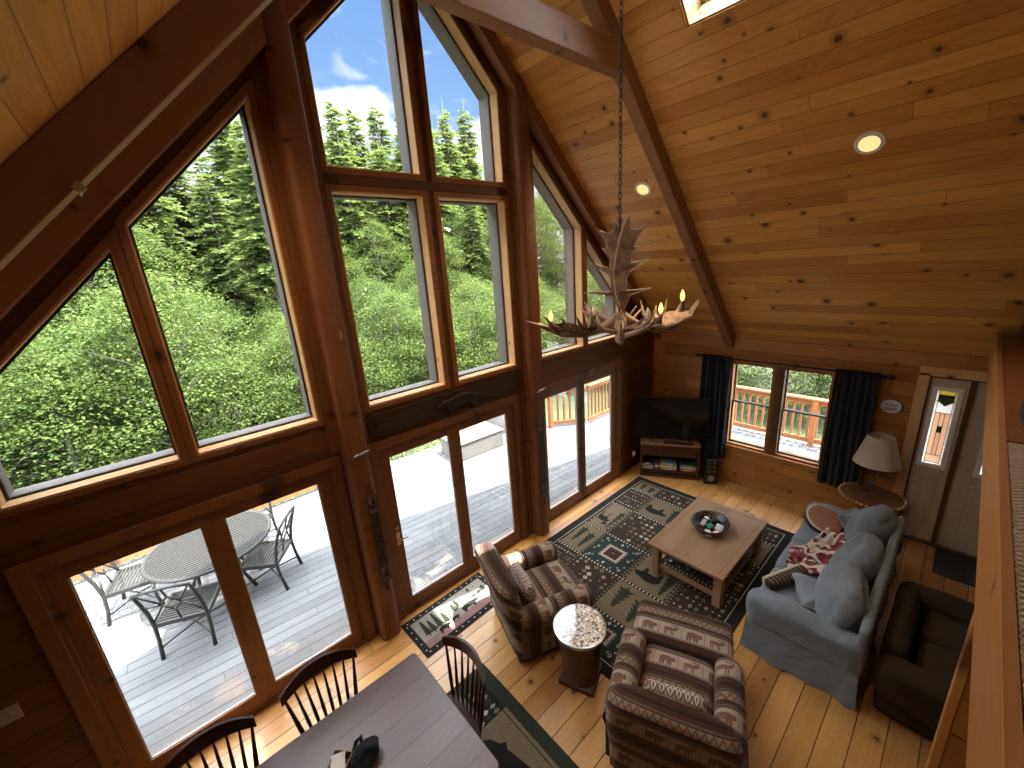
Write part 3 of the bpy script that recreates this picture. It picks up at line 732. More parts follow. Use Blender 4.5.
armchair((-.04,-2.744,.012), radians(22), 'striped lodge fabric armchair with an ottoman pushed against its seat', None)
def lumbar(loc, rz, label):
    mb = MB(); mb.soft((.10,.44,.19),(0,0,0),r=.05,n=12,puff=(.035,0,.012),amp=.008,seed=3,rot=Matrix.Rotation(radians(-14),3,'Y'))
    tag(mb.build('lumbar_pillow', M['lumbar'], loc=loc, rotz=rz, smooth=True), label, 'pillow', 'small woven lumbar pillows')
c, s = cos(radians(-19.6)), sin(radians(-19.6)); lumbar((.04-.15*c, -1.146-.15*s, .605), radians(-19.6), 'small pale zigzag pillow on the armchair beside the glass door')
c, s = cos(radians(22)), sin(radians(22)); lumbar((-.04-.085*c, -2.744-.085*s, .60), radians(22), 'small pale zigzag pillow on the armchair behind the ottoman')
ot = empty('ottoman', (-.04+.735*c, -2.744+.735*s, .012), radians(22), 'striped lodge fabric ottoman pushed against an armchair', 'ottoman')
mb = MB(); mb.soft((.44,.80,.26),(0,0,.19),r=.03,n=10,puff=(.01,.01,0)); mb.build('base', M['lodge_z'], ot, smooth=True)
mb = MB(); mb.soft((.48,.84,.16),(0,0,.38),r=.065,n=14,puff=(0,0,.02),amp=.004,seed=8); mb.build('cushion', M['lodge_x'], ot, smooth=True)
for x in (-.17,.17):
    for y in (-.34,.34):
        mb = MB(); mb.lathe([(.03,.07),(.022,.012),(.018,.0)],10,(x,y,0)); mb.build('leg', M['dark_leg'], ot, smooth=True)

# ------------------------------------------------------------------ drum side table
st = empty('side_table', (-.105,-1.865,.0), .35, 'round drum side table with a glossy mosaic top between the two armchairs', 'side table')
M['drum'] = pine('drum_wood', AZ, AX, 3, (.12,.075,.048), (.06,.034,.02), off=1.4, joints=False, knot=.3, rough=.5)
mb = MB(); mb.lathe([(.17,.06),(.165,.08),(.185,.30),(.212,.55),(.222,.565),(.222,.59),(.0,.59)],40); mb.build('drum', M['drum'], st, smooth=True, angle=40)
mb = MB(); mb.obox((0,0,.03),(.33,.33,.06)); mb.build('plinth', M['drum'], st, bevel=.01)
t = NT('mosaic_top'); P = t.coord()
vo = t.n('ShaderNodeTexVoronoi', {'Vector': t.vm('ADD', P, t.vm('MULTIPLY', t.noise(P, 18, 3)[1], (.05,.05,0))), 'Scale': 70.0}).outputs
cs = t.sep(vo['Color'])
st_ = t.n('ShaderNodeValToRGB', {0: cs[0]}); cr = st_.color_ramp; cr.interpolation = 'CONSTANT'
for i, (pos, cc) in enumerate(((0,(.07,.05,.045)),(.2,(.42,.36,.30)),(.45,(.68,.62,.52)),(.62,(.30,.20,.15)),(.74,(.62,.47,.22)),(.86,(.75,.72,.68)))):
    e = cr.elements[i] if i < 2 else cr.elements.new(pos); e.position = pos; e.color = cc+(1,)
M['mosaic'] = t.out(t.bsdf(st_.outputs[0], .35, None, .25, **{'Coat Weight': 1.0, 'Coat Roughness': .015, 'Coat IOR': 2.2, 'Specular IOR Level': .6}))
mb = MB(); mb.lathe([(.0,.592),(.228,.592),(.236,.598),(.236,.608),(.230,.614),(.0,.614)],48); mb.build('mosaic_top', M['mosaic'], st, smooth=True, angle=40)
mb = MB(); mb.lathe([(.229,.586),(.241,.586),(.241,.612),(.229,.6155)],48,closed=True); mb.build('rim', M['steel'], st, smooth=True, angle=40)

# ------------------------------------------------------------------ coffee table
ct = empty('coffee_table', (2.17,-2.055,.0150), 0, 'square legged pale brown coffee table holding a black bowl', 'coffee table')
M['oak_x'] = pine('washed_oak_x', AX, AY, 3, (.40,.25,.145), (.28,.165,.09), off=1.5, joints=False, knot=.25, rough=.42, grain=20)
M['oak_p'] = pine('washed_oak_planks', AX, AY, .17, (.37,.235,.135), (.26,.155,.085), joints=False, knot=.2, rough=.4, grain=20, gw=.008, groove=.5)
M['oak_y'] = pine('washed_oak_y', AY, AX, 3, (.40,.25,.145), (.28,.165,.09), off=1.5, joints=False, knot=.25, rough=.42, grain=20)
M['oak_z'] = pine('washed_oak_z', AZ, AX, 3, (.46,.30,.175), (.34,.21,.115), off=1.5, joints=False, knot=.2, rough=.45, grain=20)
tx, ty, zt = .69, .44, .448
mb = MB(); mb.box((-tx+.07,-ty+.07,zt-.03),(tx-.07,ty-.07,zt)); tp = mb.build('top', M['oak_p'], ct, bevel=.003)
for s in (-1,1):
    mb = MB(); mb.box((-tx,s*(ty-.0345)-.0345,zt-.034),(tx,s*(ty-.0345)+.0345,zt+.001)); mb.build('side_board', M['oak_x'], tp, bevel=.005)
    mb = MB(); mb.box((s*(tx-.0345)-.0345,-ty+.07,zt-.034),(s*(tx-.0345)+.0345,ty-.07,zt+.001)); mb.build('end_board', M['oak_y'], tp, bevel=.005)
for x in (-.585,.585):
    for y in (-.365,.365):
        mb = MB(); mb.box((x-.045,y-.045,0),(x+.045,y+.045,zt-.034)); mb.build('leg', M['oak_z'], ct, bevel=.006)
for y in (-.365,.365):
    mb = MB(); mb.box((-.54,y-.015,zt-.12),(.54,y+.015,zt-.034)); mb.build('apron', M['oak_x'], ct, bevel=.003)
    mb = MB(); mb.box((-.54,y-.02,.09),(.54,y+.02,.14)); mb.build('stretcher', M['oak_x'], ct, bevel=.003)
for x in (-.585,.585):
    mb = MB(); mb.box((x-.015,-.32,zt-.12),(x+.015,.32,zt-.034)); mb.build('apron', M['oak_y'], ct, bevel=.003)
    mb = MB(); mb.box((x-.02,-.345,.09),(x+.02,.345,.14)); mb.build('stretcher', M['oak_y'], ct, bevel=.003)
for x in (-.2,.2):
    mb = MB(); mb.box((x-.02,-.345,.092),(x+.02,.345,.138)); mb.build('stretcher', M['oak_y'], ct, bevel=.003)
# bowl with small things in it
t = NT('bowl_black'); P = t.coord(); nz = t.noise(P, 55, 3)[0]
M['bowl'] = t.out(t.bsdf(t.mix(t.ramp(nz, .52, .62), (.012,.010,.010), (.16,.13,.11)), .35, t.bump(nz, .5, .006)))
mb = MB(); mb.lathe([(.0,.0),(.10,.0),(.165,.03),(.215,.085),(.232,.115),(.224,.118),(.205,.09),(.15,.036),(.085,.012),(.0,.010)],36,sx=1.10,sy=.93)
tag(mb.build('bowl', M['bowl'], loc=(2.225,-2.035,.4615), smooth=True), 'shallow black bowl full of small packets on the coffee table', 'bowl')
packs = [((2.07,-2.08),(.13,.065,.016),.5,(.70,.68,.66),'small white packet in the black bowl, nearest its left rim'),((2.13,-2.155),(.12,.08,.014),-.4,(.55,.12,.20),'small pink and white packet in the black bowl'),((2.25,-2.14),(.13,.085,.016),.2,(.55,.57,.58),'pale grey card in the black bowl'),((2.20,-2.05),(.09,.075,.022),.9,(.02,.16,.10),'small dark green packet in the black bowl'),((2.22,-1.96),(.13,.05,.016),.1,(.45,.43,.42),'long grey packet at the back of the black bowl'),((2.33,-2.05),(.13,.07,.032),-.7,(.015,.015,.017),'small black remote in the black bowl'),((2.32,-1.96),(.07,.045,.016),1.1,(.68,.66,.66),'tiny white packet at the far rim of the black bowl')]
for k, ((x,y),sz,rz,c,lb) in enumerate(packs):
    mb = MB(); mb.soft(sz,(0,0,0),r=.005,n=4,puff=(0,0,.003),rot=Matrix.Rotation(.18*(-1)**k,3,'X'))
    if 'remote' in lb:
        o = mb.build('remote_control', plain('remote_black', c, .4), loc=(x,y,.525), rotz=rz, smooth=True); tag(o, lb, 'remote')
    else:
        o = mb.build('packet', plain('packet_paper_%s' % 'abcdefg'[k], c, .5), loc=(x,y,.512+.004*k), rotz=rz, smooth=True); tag(o, lb, 'packet', 'packets in the black bowl')
    if k == 1:
        mb = MB(); mb.add([(-.03,-.025,.011),(.03,-.025,.011),(.03,.025,.011),(-.03,.025,.011)],[(0,1,2,3)]); mb.build('print', M['white'], o)
# ------------------------------------------------------------------ slipcovered sofa
def fabric(name, col, var=.25, bump=.35, scale=9, sheen=.2):
    t = NT(name); P = t.coord()
    nz = t.noise(P, scale, 4, .6)[0]; fine = t.noise(P, 320, 2)[0]
    c = t.mix(t.m('ADD', t.m('MULTIPLY', nz, .7), t.m('MULTIPLY', fine, .3)), tuple(x*(1-var) for x in col), tuple(x*(1+var) for x in col))
    h = t.m('ADD', t.m('MULTIPLY', t.noise(P, scale*.9, 3, .6, .8)[0], 6), fine)
    return t.out(t.bsdf(c, .9, t.bump(h, bump, .006), **{'Sheen Weight': sheen, 'Specular IOR Level': .15}))
M['denim'] = fabric('denim_slipcover', (.185,.222,.270), .25, .5)
M['denim2'] = fabric('denim_cushion', (.200,.242,.290), .25, .55)
sx0, sx1, sy0, sy1 = 1.26, 3.42, -3.66, -2.79
sf = empty('sofa', ((sx0+sx1)/2,(sy0+sy1)/2,.0), 0, 'long blue slipcovered sofa with loose back cushions between rug and doormat', 'sofa')
L, D = sx1-sx0, sy1-sy0
# skirted body with folds
def skirt(u, v):
    # closed loop around the base
    per = 2*(L+D); p = (u % 1)*per
    if p < L: x, y, nx, ny = -L/2+p, D/2, 0, 1
    elif p < L+D: x, y, nx, ny = L/2, D/2-(p-L), 1, 0
    elif p < 2*L+D: x, y, nx, ny = L/2-(p-L-D), -D/2, 0, -1
    else: x, y, nx, ny = -L/2, -D/2+(p-2*L-D), -1, 0
    z = .012 + .33*v
    f = (1-v)**1.5*(.016*sin(p*9)+.012*sin(p*23+1)+.016) - .004
    return (x*(1-.005)+nx*f, y*(1-.005)+ny*f, z)
mb = MB(); mb.grid(160, 8, skirt); mb.box((-L/2+.01,-D/2+.01,.30),(L/2-.01,D/2-.01,.342)); mb.build('skirt', M['denim'], sf, smooth=True, angle=70)
for i, (x, w) in enumerate(((-L/2+.11,.215),(L/2-.085,.17))):
    def warp(q, p, sg=(-1 if i == 0 else 1)):
        t2 = max(0, p[2]); 
        return (q.x + sg*.015*t2, q.y, q.z - .05*(t2)*(.5-.5*p[1])*0 + .012*sin(q.y*9)*t2)
    mb = MB(); mb.soft((w,D+.02,.36),(x,0,.475),r=.085,n=16,puff=(.012,.015,.01),amp=.010,fr=5,seed=i,warp=warp); mb.build('arm', M['denim'], sf, smooth=True)
mb = MB(); mb.soft((L-.03,.075,.62),(0,-D/2+.03,.50),r=.035,n=24,puff=(0,.01,0),amp=.005,fr=4,seed=4); mb.build('backrest', M['denim'], sf, smooth=True)
xs = [-L/2+.20, -L/2+.80, -L/2+1.40, L/2-.155]
for i in range(3):
    w = xs[i+1]-xs[i]
    mb = MB(); mb.soft((w-.006,.66,.16),((xs[i]+xs[i+1])/2,.10,.405),r=.05,n=14,puff=(0,.01,.025),amp=.012,fr=4,seed=11+i); mb.build('seat_cushion', M['denim'], sf, smooth=True)
RX = lambda a: Matrix.Rotation(radians(a),3,'X'); RY = lambda a: Matrix.Rotation(radians(a),3,'Y'); RZ = lambda a: Matrix.Rotation(radians(a),3,'Z')
bcs = [((1.70,-3.41,.715),(.60,.25,.44),RZ(14)@RX(18),'plump blue back cushion at the sofa end nearest the ottoman'),((2.38,-3.42,.70),(.60,.24,.42),RZ(-6)@RX(24),'plump blue back cushion in the middle of the sofa behind the plaid throw'),((3.00,-3.43,.745),(.54,.24,.44),RZ(-16)@RX(10),'plump blue back cushion at the sofa end near the lamp')]
for i, (c, sz, R, lb) in enumerate(bcs):
    mb = MB(); mb.soft(sz,(0,0,0),r=.115,n=18,puff=(.03,.05,.03),amp=.028,fr=4.5,seed=21+i,rot=R)
    tag(mb.build('back_cushion', M['denim2'], loc=c, smooth=True), lb, 'cushion', 'loose blue back cushions')
def pillow(name, c, sz, R, seed, m, lb, group=None, amp=.03):
    def warp(q, p):
        e = 1-.16*(p[0]**2)*(1-p[1]**2)-.0
        e2 = 1-.16*(p[1]**2)*(1-p[0]**2)*0
        k = (1-abs(p[0])**3)*(1-abs(p[1])**3)
        return (q.x*(1-.10*(1-p[1]**2)*abs(p[0])), q.y*(1-.10*(1-p[0]**2)*abs(p[1])), q.z*(.22+.78*k**.6))
    mb = MB(); mb.soft(sz,(0,0,0),r=sz[2]*.45,n=18,amp=amp,fr=6,seed=seed,rot=R,warp=warp)
    return tag(mb.build(name, m, loc=c, smooth=True), lb, 'pillow', group)
pillow('throw_pillow', (1.69,-3.235,.60), (.46,.36,.18), RZ(24)@RX(16), 31, M['denim2'], 'crumpled blue pillow lying flat beside the bookish striped pillow', None, .035)
pillow('throw_pillow', (3.20,-3.27,.62), (.36,.34,.17), RZ(-20)@RX(50), 32, M['denim2'], 'small blue pillow leaning behind the tree slice cushion', None, .022)
# tree-slice cushion
t = NT('tree_slice'); P = t.coord(); r = t.vm('LENGTH', t.vm('MULTIPLY', P, (1,1.0,0)))
rn = t.m('ADD', r, t.m('MULTIPLY', t.noise(P, 9, 3)[0], .03))
rings = t.m('SINE', t.m('MULTIPLY', rn, 260))
c = t.mix(t.ramp(rings, -.2, .9), (.42,.215,.13), (.27,.12,.07))
c = t.mix(t.m('GREATER_THAN', r, .168), c, (.66,.55,.42))
M['slice'] = t.out(t.bsdf(c, .8))
M['bark'] = plain('bark_cloth', (.05,.035,.026), .9, var=.5, scale=60)
ts = empty('tree_slice_cushion', (3.09,-2.99,.60), 0, 'round cushion printed like a tree slice at the far end of the sofa', 'cushion')
ts.rotation_euler = (radians(20), radians(-22), 0)
mb = MB(); mb.lathe([(.0,-.05),(.165,-.05),(.185,-.03),(.188,.0),(.185,.030),(.178,.038)],40); mb.build('bark_side', M['bark'], ts, smooth=True)
mb = MB(); mb.lathe([(.184,.032),(.178,.044),(.12,.052),(.0,.054)],40); mb.build('slice_face', M['slice'], ts, smooth=True)
# book-like striped pillow: cream top edge, dark face with pale marks
t = NT('book_stripe'); P = t.coord(); s = t.sep(P)
b = t.m('GREATER_THAN', t.m('SINE', t.m('MULTIPLY', s[0], 150)), .75); nz = t.noise(P, 55, 2)[0]
M['book'] = t.out(t.bsdf(t.mix(t.m('MULTIPLY', b, nz), (.022,.016,.013), (.42,.34,.24)), .8))
M['cream'] = fabric('cream_cloth', (.56,.50,.41), .12, .2)
bp_ = empty('striped_bolster', (1.80,-2.97,.585), radians(-28), 'slim dark cushion with pale stripes and a cream edge on the sofa front', 'cushion')
bp_.rotation_euler = (radians(-8), radians(-4), radians(-26))
mb = MB(); mb.soft((.46,.10,.095),(0,0,0),r=.03,n=10,puff=(0,.012,.004),seed=3,amp=.004); mb.build('striped_face', M['book'], bp_, smooth=True)
mb = MB(); mb.soft((.46,.035,.09),(0,.058,.0),r=.015,n=8,puff=(0,.006,0)); mb.build('cream_back', M['cream'], bp_, smooth=True)
# plaid throw, draped
t = NT('plaid_throw'); P = t.coord(); s = t.sep(P)
fx = t.m('GREATER_THAN', t.m('SINE', t.m('MULTIPLY', s[0], 88)), 0.0); fy = t.m('GREATER_THAN', t.m('SINE', t.m('MULTIPLY', s[1], 88)), 0.0)
pl = t.mix(t.m('MULTIPLY', t.m('ADD', fx, fy), .5), (.34,.018,.040), (.022,.010,.012))
vo = t.noise(P, 4.6, 2, .5, 1.6)[0]
c = t.mix(t.ramp(vo, .455, .470), (.60,.55,.50), pl)
c = t.mix(t.m('MULTIPLY', t.m('LESS_THAN', t.m('ABSOLUTE', t.m('SUBTRACT', vo, .448)), .006), .9), c, (.62,.57,.52))
M['throw'] = t.out(t.bsdf(c, .92, t.bump(t.noise(P, 14, 4)[0], .6, .02), **{'Sheen Weight': .2}))
def throw(u, v):
    x = 2.10 + 1.06*u; 
    yc = -3.12 - .04*u + .03*sin(u*7); hw = .19 + .05*sin(u*5+1)
    y = yc + (v-.5)*2*hw + .02*sin(u*17+v*3)
    base = .522 + .13*max(0,(v-0.0))*0
    up = max(0, (-3.16 - y))/.16
    z = .548 + .11*min(1,up)**1.5 + .020*sin(u*23+v*5)*sin(v*9+u*4) + .014*sin(v*21+u*9) + .03*math.exp(-((u-.47)/.06)**2)
    return (x, y, z)
mb = MB(); mb.grid(70, 30, throw); o = mb.build('plaid_throw', M['throw'], smooth=True, solid=.022); tag(o, 'crumpled red plaid and white throw lying along the sofa seat', 'throw blanket')
pillow('plaid_pillow', (2.08,-2.975,.548), (.15,.14,.07), RZ(30), 41, M['throw'], 'small red plaid bundle at the end of the throw nearest the striped cushion', None, .01)

# ------------------------------------------------------------------ brown loveseat under the loft
M['brown_cloth'] = fabric('brown_suede', (.034,.022,.013), .2, .2, 7, .0)
lv = empty('loveseat', (1.935,-4.185,.0), 0, 'dark brown loveseat standing back to back with the blue sofa', 'loveseat')
mb = MB(); mb.soft((1.20,.86,.30),(0,0,.20),r=.05,n=12); mb.build('base', M['brown_cloth'], lv, smooth=True)
for x in (-.55,.55):
    mb = MB(); mb.soft((.22,.88,.40),(x,0,.40),r=.10,n=14,puff=(.01,.01,.01),amp=.008,seed=3); mb.build('arm', M['brown_cloth'], lv, smooth=True)
mb = MB(); mb.soft((.92,.15,.44),(0,.36,.42),r=.09,n=14,puff=(0,.02,0),amp=.008,seed=2); mb.build('backrest', M['brown_cloth'], lv, smooth=True)
for x in (-.22,.22):
    mb = MB(); mb.soft((.435,.62,.17),(x,-.08,.42),r=.06,n=12,puff=(0,.01,.03),amp=.008,seed=6); mb.build('seat_cushion', M['brown_cloth'], lv, smooth=True)

# ------------------------------------------------------------------ lamp and its round table
rt = empty('lamp_table', (4.0,-3.30,.03), 0, 'round end table with a scalloped rim in the corner behind the sofa', 'end table')
M['walnut'] = pine('walnut', AX, AY, 3, (.20,.095,.045), (.11,.048,.022), off=1.5, joints=False, knot=.2, rough=.3)
mb = MB(); mb.lathe([(.0,.585),(.30,.585),(.325,.592),(.33,.605),(.318,.612),(.0,.612)],48); mb.build('top', M['walnut'], rt, smooth=True, angle=40)
mb = MB()
for k in range(40):
    a = 2*pi*k/40; mb.tube([(.322*cos(a),.322*sin(a),.603),(.322*cos(a),.322*sin(a),.622)],[.020,.010],8)
mb.build('scalloped_rim', M['jamb'], rt, smooth=True)
mb = MB(); mb.lathe([(.03,.585),(.045,.54),(.03,.45),(.05,.35),(.035,.22),(.055,.16),(.04,.12)],20); mb.build('pedestal', M['walnut'], rt, smooth=True)
for k in range(3):
    a = 2*pi*k/3+.4; mb = MB(); mb.tube([(.03*cos(a),.03*sin(a),.17),(.14*cos(a),.14*sin(a),.10),(.24*cos(a),.24*sin(a),-.014)],[.022,.02,.014],8); mb.build('foot', M['walnut'], rt, smooth=True)
lp = empty('table_lamp', (3.995,-3.285,.643), 0, 'table lamp with a barley twist base and pleated cream shade', 'lamp')
M['lamp_wood'] = plain('lamp_wood', (.075,.045,.026), .3, var=.3)
mb = MB(); mb.lathe([(.09,.0),(.092,.018),(.07,.028),(.075,.04),(.045,.055),(.03,.07)],28); mb.build('base', M['lamp_wood'], lp, smooth=True, angle=40)
mb = MB(); H0, H1 = .065, .46
for ph in (0, pi): mb.tube([(.011*cos(ph+k*.55), .011*sin(ph+k*.55), H0+(H1-H0)*k/44) for k in range(45)], .0135, 8)
mb.build('twist_column', M['lamp_wood'], lp, smooth=True)
t = NT('lampshade'); P = t.coord(); s = t.sep(P); an = t.m('ARCTAN2', s[1], s[0]); pl = t.m('SINE', t.m('MULTIPLY', an, 90))
d1 = t.bsdf((.66,.57,.46), .85, t.bump(pl, .5, .004)); d2 = t.n('ShaderNodeBsdfTranslucent', {'Color': (.62,.50,.36,1)}).outputs[0]
M['shade'] = t.out(t.n('ShaderNodeMixShader', {0: .3, 1: d1, 2: d2}).outputs[0])
mb = MB(); mb.lathe([(.235,.46),(.131,.82),(.128,.82),(.231,.46)],64,closed=True); mb.build('lamp_shade', M['shade'], lp, smooth=True, angle=40)
mb = MB(); mb.tube([(0,0,.46),(0,0,.83)],.004,8)
for a in (0,2.1,4.2): mb.tube([(0,0,.80),(.125*cos(a),.125*sin(a),.812)],.003,6)
mb.tube([(0,0,.83),(0,0,.845),(0,0,.86)],[.006,.011,.004],8); mb.build('harp', M['brass'], lp, smooth=True)
mb = MB(); mb.lathe([(.014,.47),(.016,.50),(.03,.56),(.026,.60),(.0,.615)],14); mb.build('bulb', M['white'], lp, smooth=True)

# ------------------------------------------------------------------ curtains, rod, oval plaque
M['curtain'] = fabric('navy_curtain', (.014,.018,.026), .2, .2, 12, .1)
rd = empty('curtain_rod', (4.27,-2.04,2.15), 0, 'dark curtain rod with ball finials above the double window', 'curtain rod')
mb = MB(); mb.tube([(0,-1.17,0),(0,1.17,0)],.013,12); mb.build('rod', M['iron'], rd, smooth=True)
for s in (-1,1):
    mb = MB(); mb.lathe([(.0,-.03),(.014,-.03),(.012,-.015),(.03,.0),(.034,.014),(.024,.036),(.0,.045)],14); o = mb.build('finial', M['iron'], rd, loc=(0,s*1.19,0), smooth=True); o.rotation_euler = (radians(-90*s),0,0)
    mb = MB(); mb.tube([(0,s*1.10,0),(.09,s*1.10,.0)],.008,8); mb.build('bracket', M['iron'], rd, smooth=True)
def curtain(y0, y1, z0, lb, seed, fl=0.0):
    mb = MB(); rr = random.Random(seed); ph = rr.random()*6
    def fn(u, v):
        z = z0 + (2.185-z0)*v
        yc = (y0+y1)/2; w = (y1-y0)*(1+.10*(1-v)*fl)
        y = yc + (u-.5)*w + .012*sin(u*19+ph+v*2)
        amp = .030*(1-.35*v)
        x = 4.262 + amp*sin(u*2*pi*6.0+ph+.7*sin(v*3+u*4)) - .012*(1-v)
        if v > .975: x = 4.27 + .016*sin(u*2*pi*9)
        return (x, y, z)
    mb.grid(90, 24, fn); o = mb.build('curtain', M['curtain'], smooth=True, solid=.006); tag(o, lb, 'curtain', 'navy curtains on the dark rod')
curtain(-1.40,-.93,.44,'narrow navy curtain hanging beside the television',1)
curtain(-3.13,-2.69,.50,'navy curtain hanging between the double window and the oval plaque',5,1.0)
pq = empty('oval_plaque', (4.342,-3.285,1.755), 0, 'small white oval plaque with dark lettering on the log wall by the curtain', 'plaque')
mb = MB(); n = 40; mb.prism([(.108*cos(2*pi*k/n), .098*sin(2*pi*k/n)) for k in range(n)], .0, .016, YZ); mb.build('rim', M['dark_wood'], pq)
M['china'] = plain('china_white', (.62,.60,.66), .3, var=.05); M['ink'] = plain('ink_blue', (.045,.045,.085), .5)
mb = MB(); mb.prism([(.099*cos(2*pi*k/n), .089*sin(2*pi*k/n)) for k in range(n)], -.005, .0, YZ); mb.build('oval_face', M['china'], pq)
mb = MB(); rr = random.Random(9)
# two lines of flowing script
for zc, L0, L1, hgt in ((.026,.062,-.066,.017),(-.022,.066,-.062,.019)):
    pts = []; N = 60
    for i in range(N+1):
        f = i/N; y = L0+(L1-L0)*f; k = .5+.5*sin(f*31+zc*90)
        pts.append((-.008, y+.004*cos(f*44), zc-.006+hgt*(sin(f*44)*.5+.25*sin(f*17+zc*200))))
    mb.tube(pts, .0032, 5)
for y0,z0,y1,z1 in ((.03,.055,-.01,.062),(.055,-.048,-.045,-.052)): mb.tube([(-.008,y0,z0),(-.008,(y0+y1)/2,z0+.004),(-.008,y1,z1)],.0026,5)
mb.build('script', M['ink'], pq)

# ------------------------------------------------------------------ television corner
ang = atan2(-.498,-.867)   # facing direction of the stand
dv = Vector((.52,-.905,0)).normalized(); nv = Vector((-.867,-.498,0)).normalized()
cf = Vector((3.78,-.685,0))  # centre of its front edge
ctr = cf - nv*.20
tvs = empty('tv_stand', (ctr.x,ctr.y,0), ang, 'dark wooden television stand with an open shelf of games across the corner', 'tv stand')
M['tvwood'] = pine('tv_wood', AY, AZ, 3, (.10,.045,.02), (.05,.021,.009), off=1.5, joints=False, knot=.6, rough=.4)
W2 = .485
mb = MB(); mb.box((-.20,-W2,.62),(.205,W2,.655)); mb.build('top', M['oak_y'], tvs, bevel=.004)
for y in (-W2+.02,W2-.02):
    mb = MB(); mb.box((-.19,y-.018,.0),(.195,y+.018,.62)); mb.build('side_panel', M['tvwood'], tvs, bevel=.003)
mb = MB(); mb.box((-.19,-W2+.04,.10),(.19,W2-.04,.13)); mb.build('shelf', M['tvwood'], tvs)
mb = MB(); mb.box((-.19,-W2+.04,.40),(.17,W2-.04,.42)); mb.build('shelf', M['tvwood'], tvs)
mb = MB(); mb.box((-.20,-W2+.04,.10),(-.185,W2-.04,.62)); mb.build('back_panel', M['tvwood'], tvs)
mb = MB(); mb.box((.175,-W2+.045,.425),(.193,W2-.045,.615)); dr = mb.build('drawer_front', M['tvwood'], tvs, bevel=.003)
for y in (-.22,.22):
    mb = MB(); mb.tube([(.193,y,.52),(.208,y,.52),(.216,y,.52)],[.008,.008,.016],10); mb.build('knob', M['iron'], dr, smooth=True)
mb = MB(); mb.box((.16,-W2+.04,.0),(.185,W2-.04,.07)); mb.build('kick_board', M['tvwood'], tvs)
def on_stand(x, y, z): 
    p = ctr + Vector((cos(ang)*x - sin(ang)*y, sin(ang)*x + cos(ang)*y, z)); return (p.x, p.y, p.z)
games = [(.36,.20,.075,(.50,.48,.42),'white board game box at the window end of the stand shelf',.131,.17),
 (.365,.20,.04,(.03,.03,.05),'black board game box lying on the white one on the stand shelf',.207,.17),
 (.20,.085,.10,(.12,.10,.20),'small dark purple box standing beside the white game boxes',.131,.15),
 (.0,.25,.04,(.42,.36,.27),'tan game box at the bottom of the yellow pile',.131,.16),
 (.01,.27,.045,(.62,.46,.08),'yellow game box in the middle of the shelf pile',.172,.17),
 (-.02,.20,.045,(.16,.28,.34),'teal and yellow game box crowning the shelf pile',.218,.15),
 (-.31,.24,.045,(.55,.12,.13),'red game box at the bottom of the right hand pile',.131,.16),
 (-.32,.27,.05,(.42,.38,.36),'grey game box lying on the red one on the stand shelf',.177,.17),
 (-.31,.24,.03,(.03,.08,.06),'dark green game box topping the grey and red boxes',.228,.15)]
for k, (y, w, h, c, lb, z, xx) in enumerate(games):
    g = empty('game_box', on_stand(.02,-y,z+.0005), ang, lb, 'game', 'boxed games on the television stand')
    mb = MB(); mb.box((-.12,-w/2,0),(.13,w/2,h*.45)); mb.build('tray', plain('game_tray_'+'abcdefghi'[k], tuple(x*.8 for x in c), .5), g, bevel=.002)
    mb = MB(); mb.box((-.122,-w/2-.002,h*.4),(.133,w/2+.002,h)); o = mb.build('lid', plain('game_lid_'+'abcdefghi'[k], c, .45), g, bevel=.002)
    mb = MB(); cc = (.70,.66,.55) if k not in (0,) else (.10,.25,.18); mb.box((.133,-w*.3,h*.5),(.1345,w*.22,h*.82)); mb.build('lid_print', plain('game_print_'+'abcdefghi'[k], cc, .5), o)
tv = empty('television', on_stand(.06,-.0,.656), ang, 'black flat television on the wooden stand in the dark corner', 'television')
M['screen'] = plain('tv_screen', (.006,.006,.007), .12, var=0)
mb = MB(); mb.box((-.02,-.60,.07),(.02,.60,.80)); b = mb.build('casing', M['black'], tv, bevel=.006)
mb = MB(); mb.box((.0195,-.585,.09),(.0215,.585,.785)); mb.build('screen', M['screen'], b)
for y in (-.30,.30):
    mb = MB(); mb.tube([(-.09,y,.006),(.0,y,.03),(.0,y,.09)],[.010,.012,.010],8); mb.tube([(.0,y,.03),(.06,y,.006)],[.012,.010],8); mb.build('foot', M['black'], tv, smooth=True)
mb = MB(); mb.box((-.03,-.33,.0),(.03,.15,.04)); tag(mb.build('cable_box', M['black'], loc=on_stand(.168,.23,.656), rotz=ang, bevel=.004), 'flat black cable box under the television screen', 'media box')
sp = empty('tower_speaker', (4.13,-1.235,0), ang+.1, 'slim black speaker with silver dots on the floor beside the television stand', 'speaker')
mb = MB(); mb.box((-.10,-.105,.0),(.10,.105,.44)); mb.build('cabinet', M['black'], sp, bevel=.008)
mb = MB(); mb.tube([(.098,0,.11),(.106,0,.11),(.103,0,.11)],[.055,.052,.03],20); mb.build('cone', M['alu'], sp, smooth=True, angle=40)
for y in (-.04,.045):
    for z in (.24,.32,.40):
        mb = MB(); mb.tube([(.098,y,z),(.108,y,z)],.012,12); mb.build('dial', M['alu'], sp, smooth=True, angle=40)
nl = empty('night_light', (3.70,-.028,.30), 0, 'small white plug-in light low on the wall right of the last glass door', 'night light')
mb = MB(); mb.box((-.035,.0,-.06),(.035,.008,.06)); mb.build('plate', M['white'], nl, bevel=.003)
mb = MB(); mb.soft((.05,.04,.075),(0,-.02,.0),r=.018,n=6); mb.build('lamp', M['white'], nl, smooth=True)
oc = empty('wall_outlet', (-3.672,-.010,1.195), 0, 'beige switch plate on the dark log wall left of the dining doors', 'switch')
M['beige'] = plain('beige_plastic', (.42,.36,.26), .5)
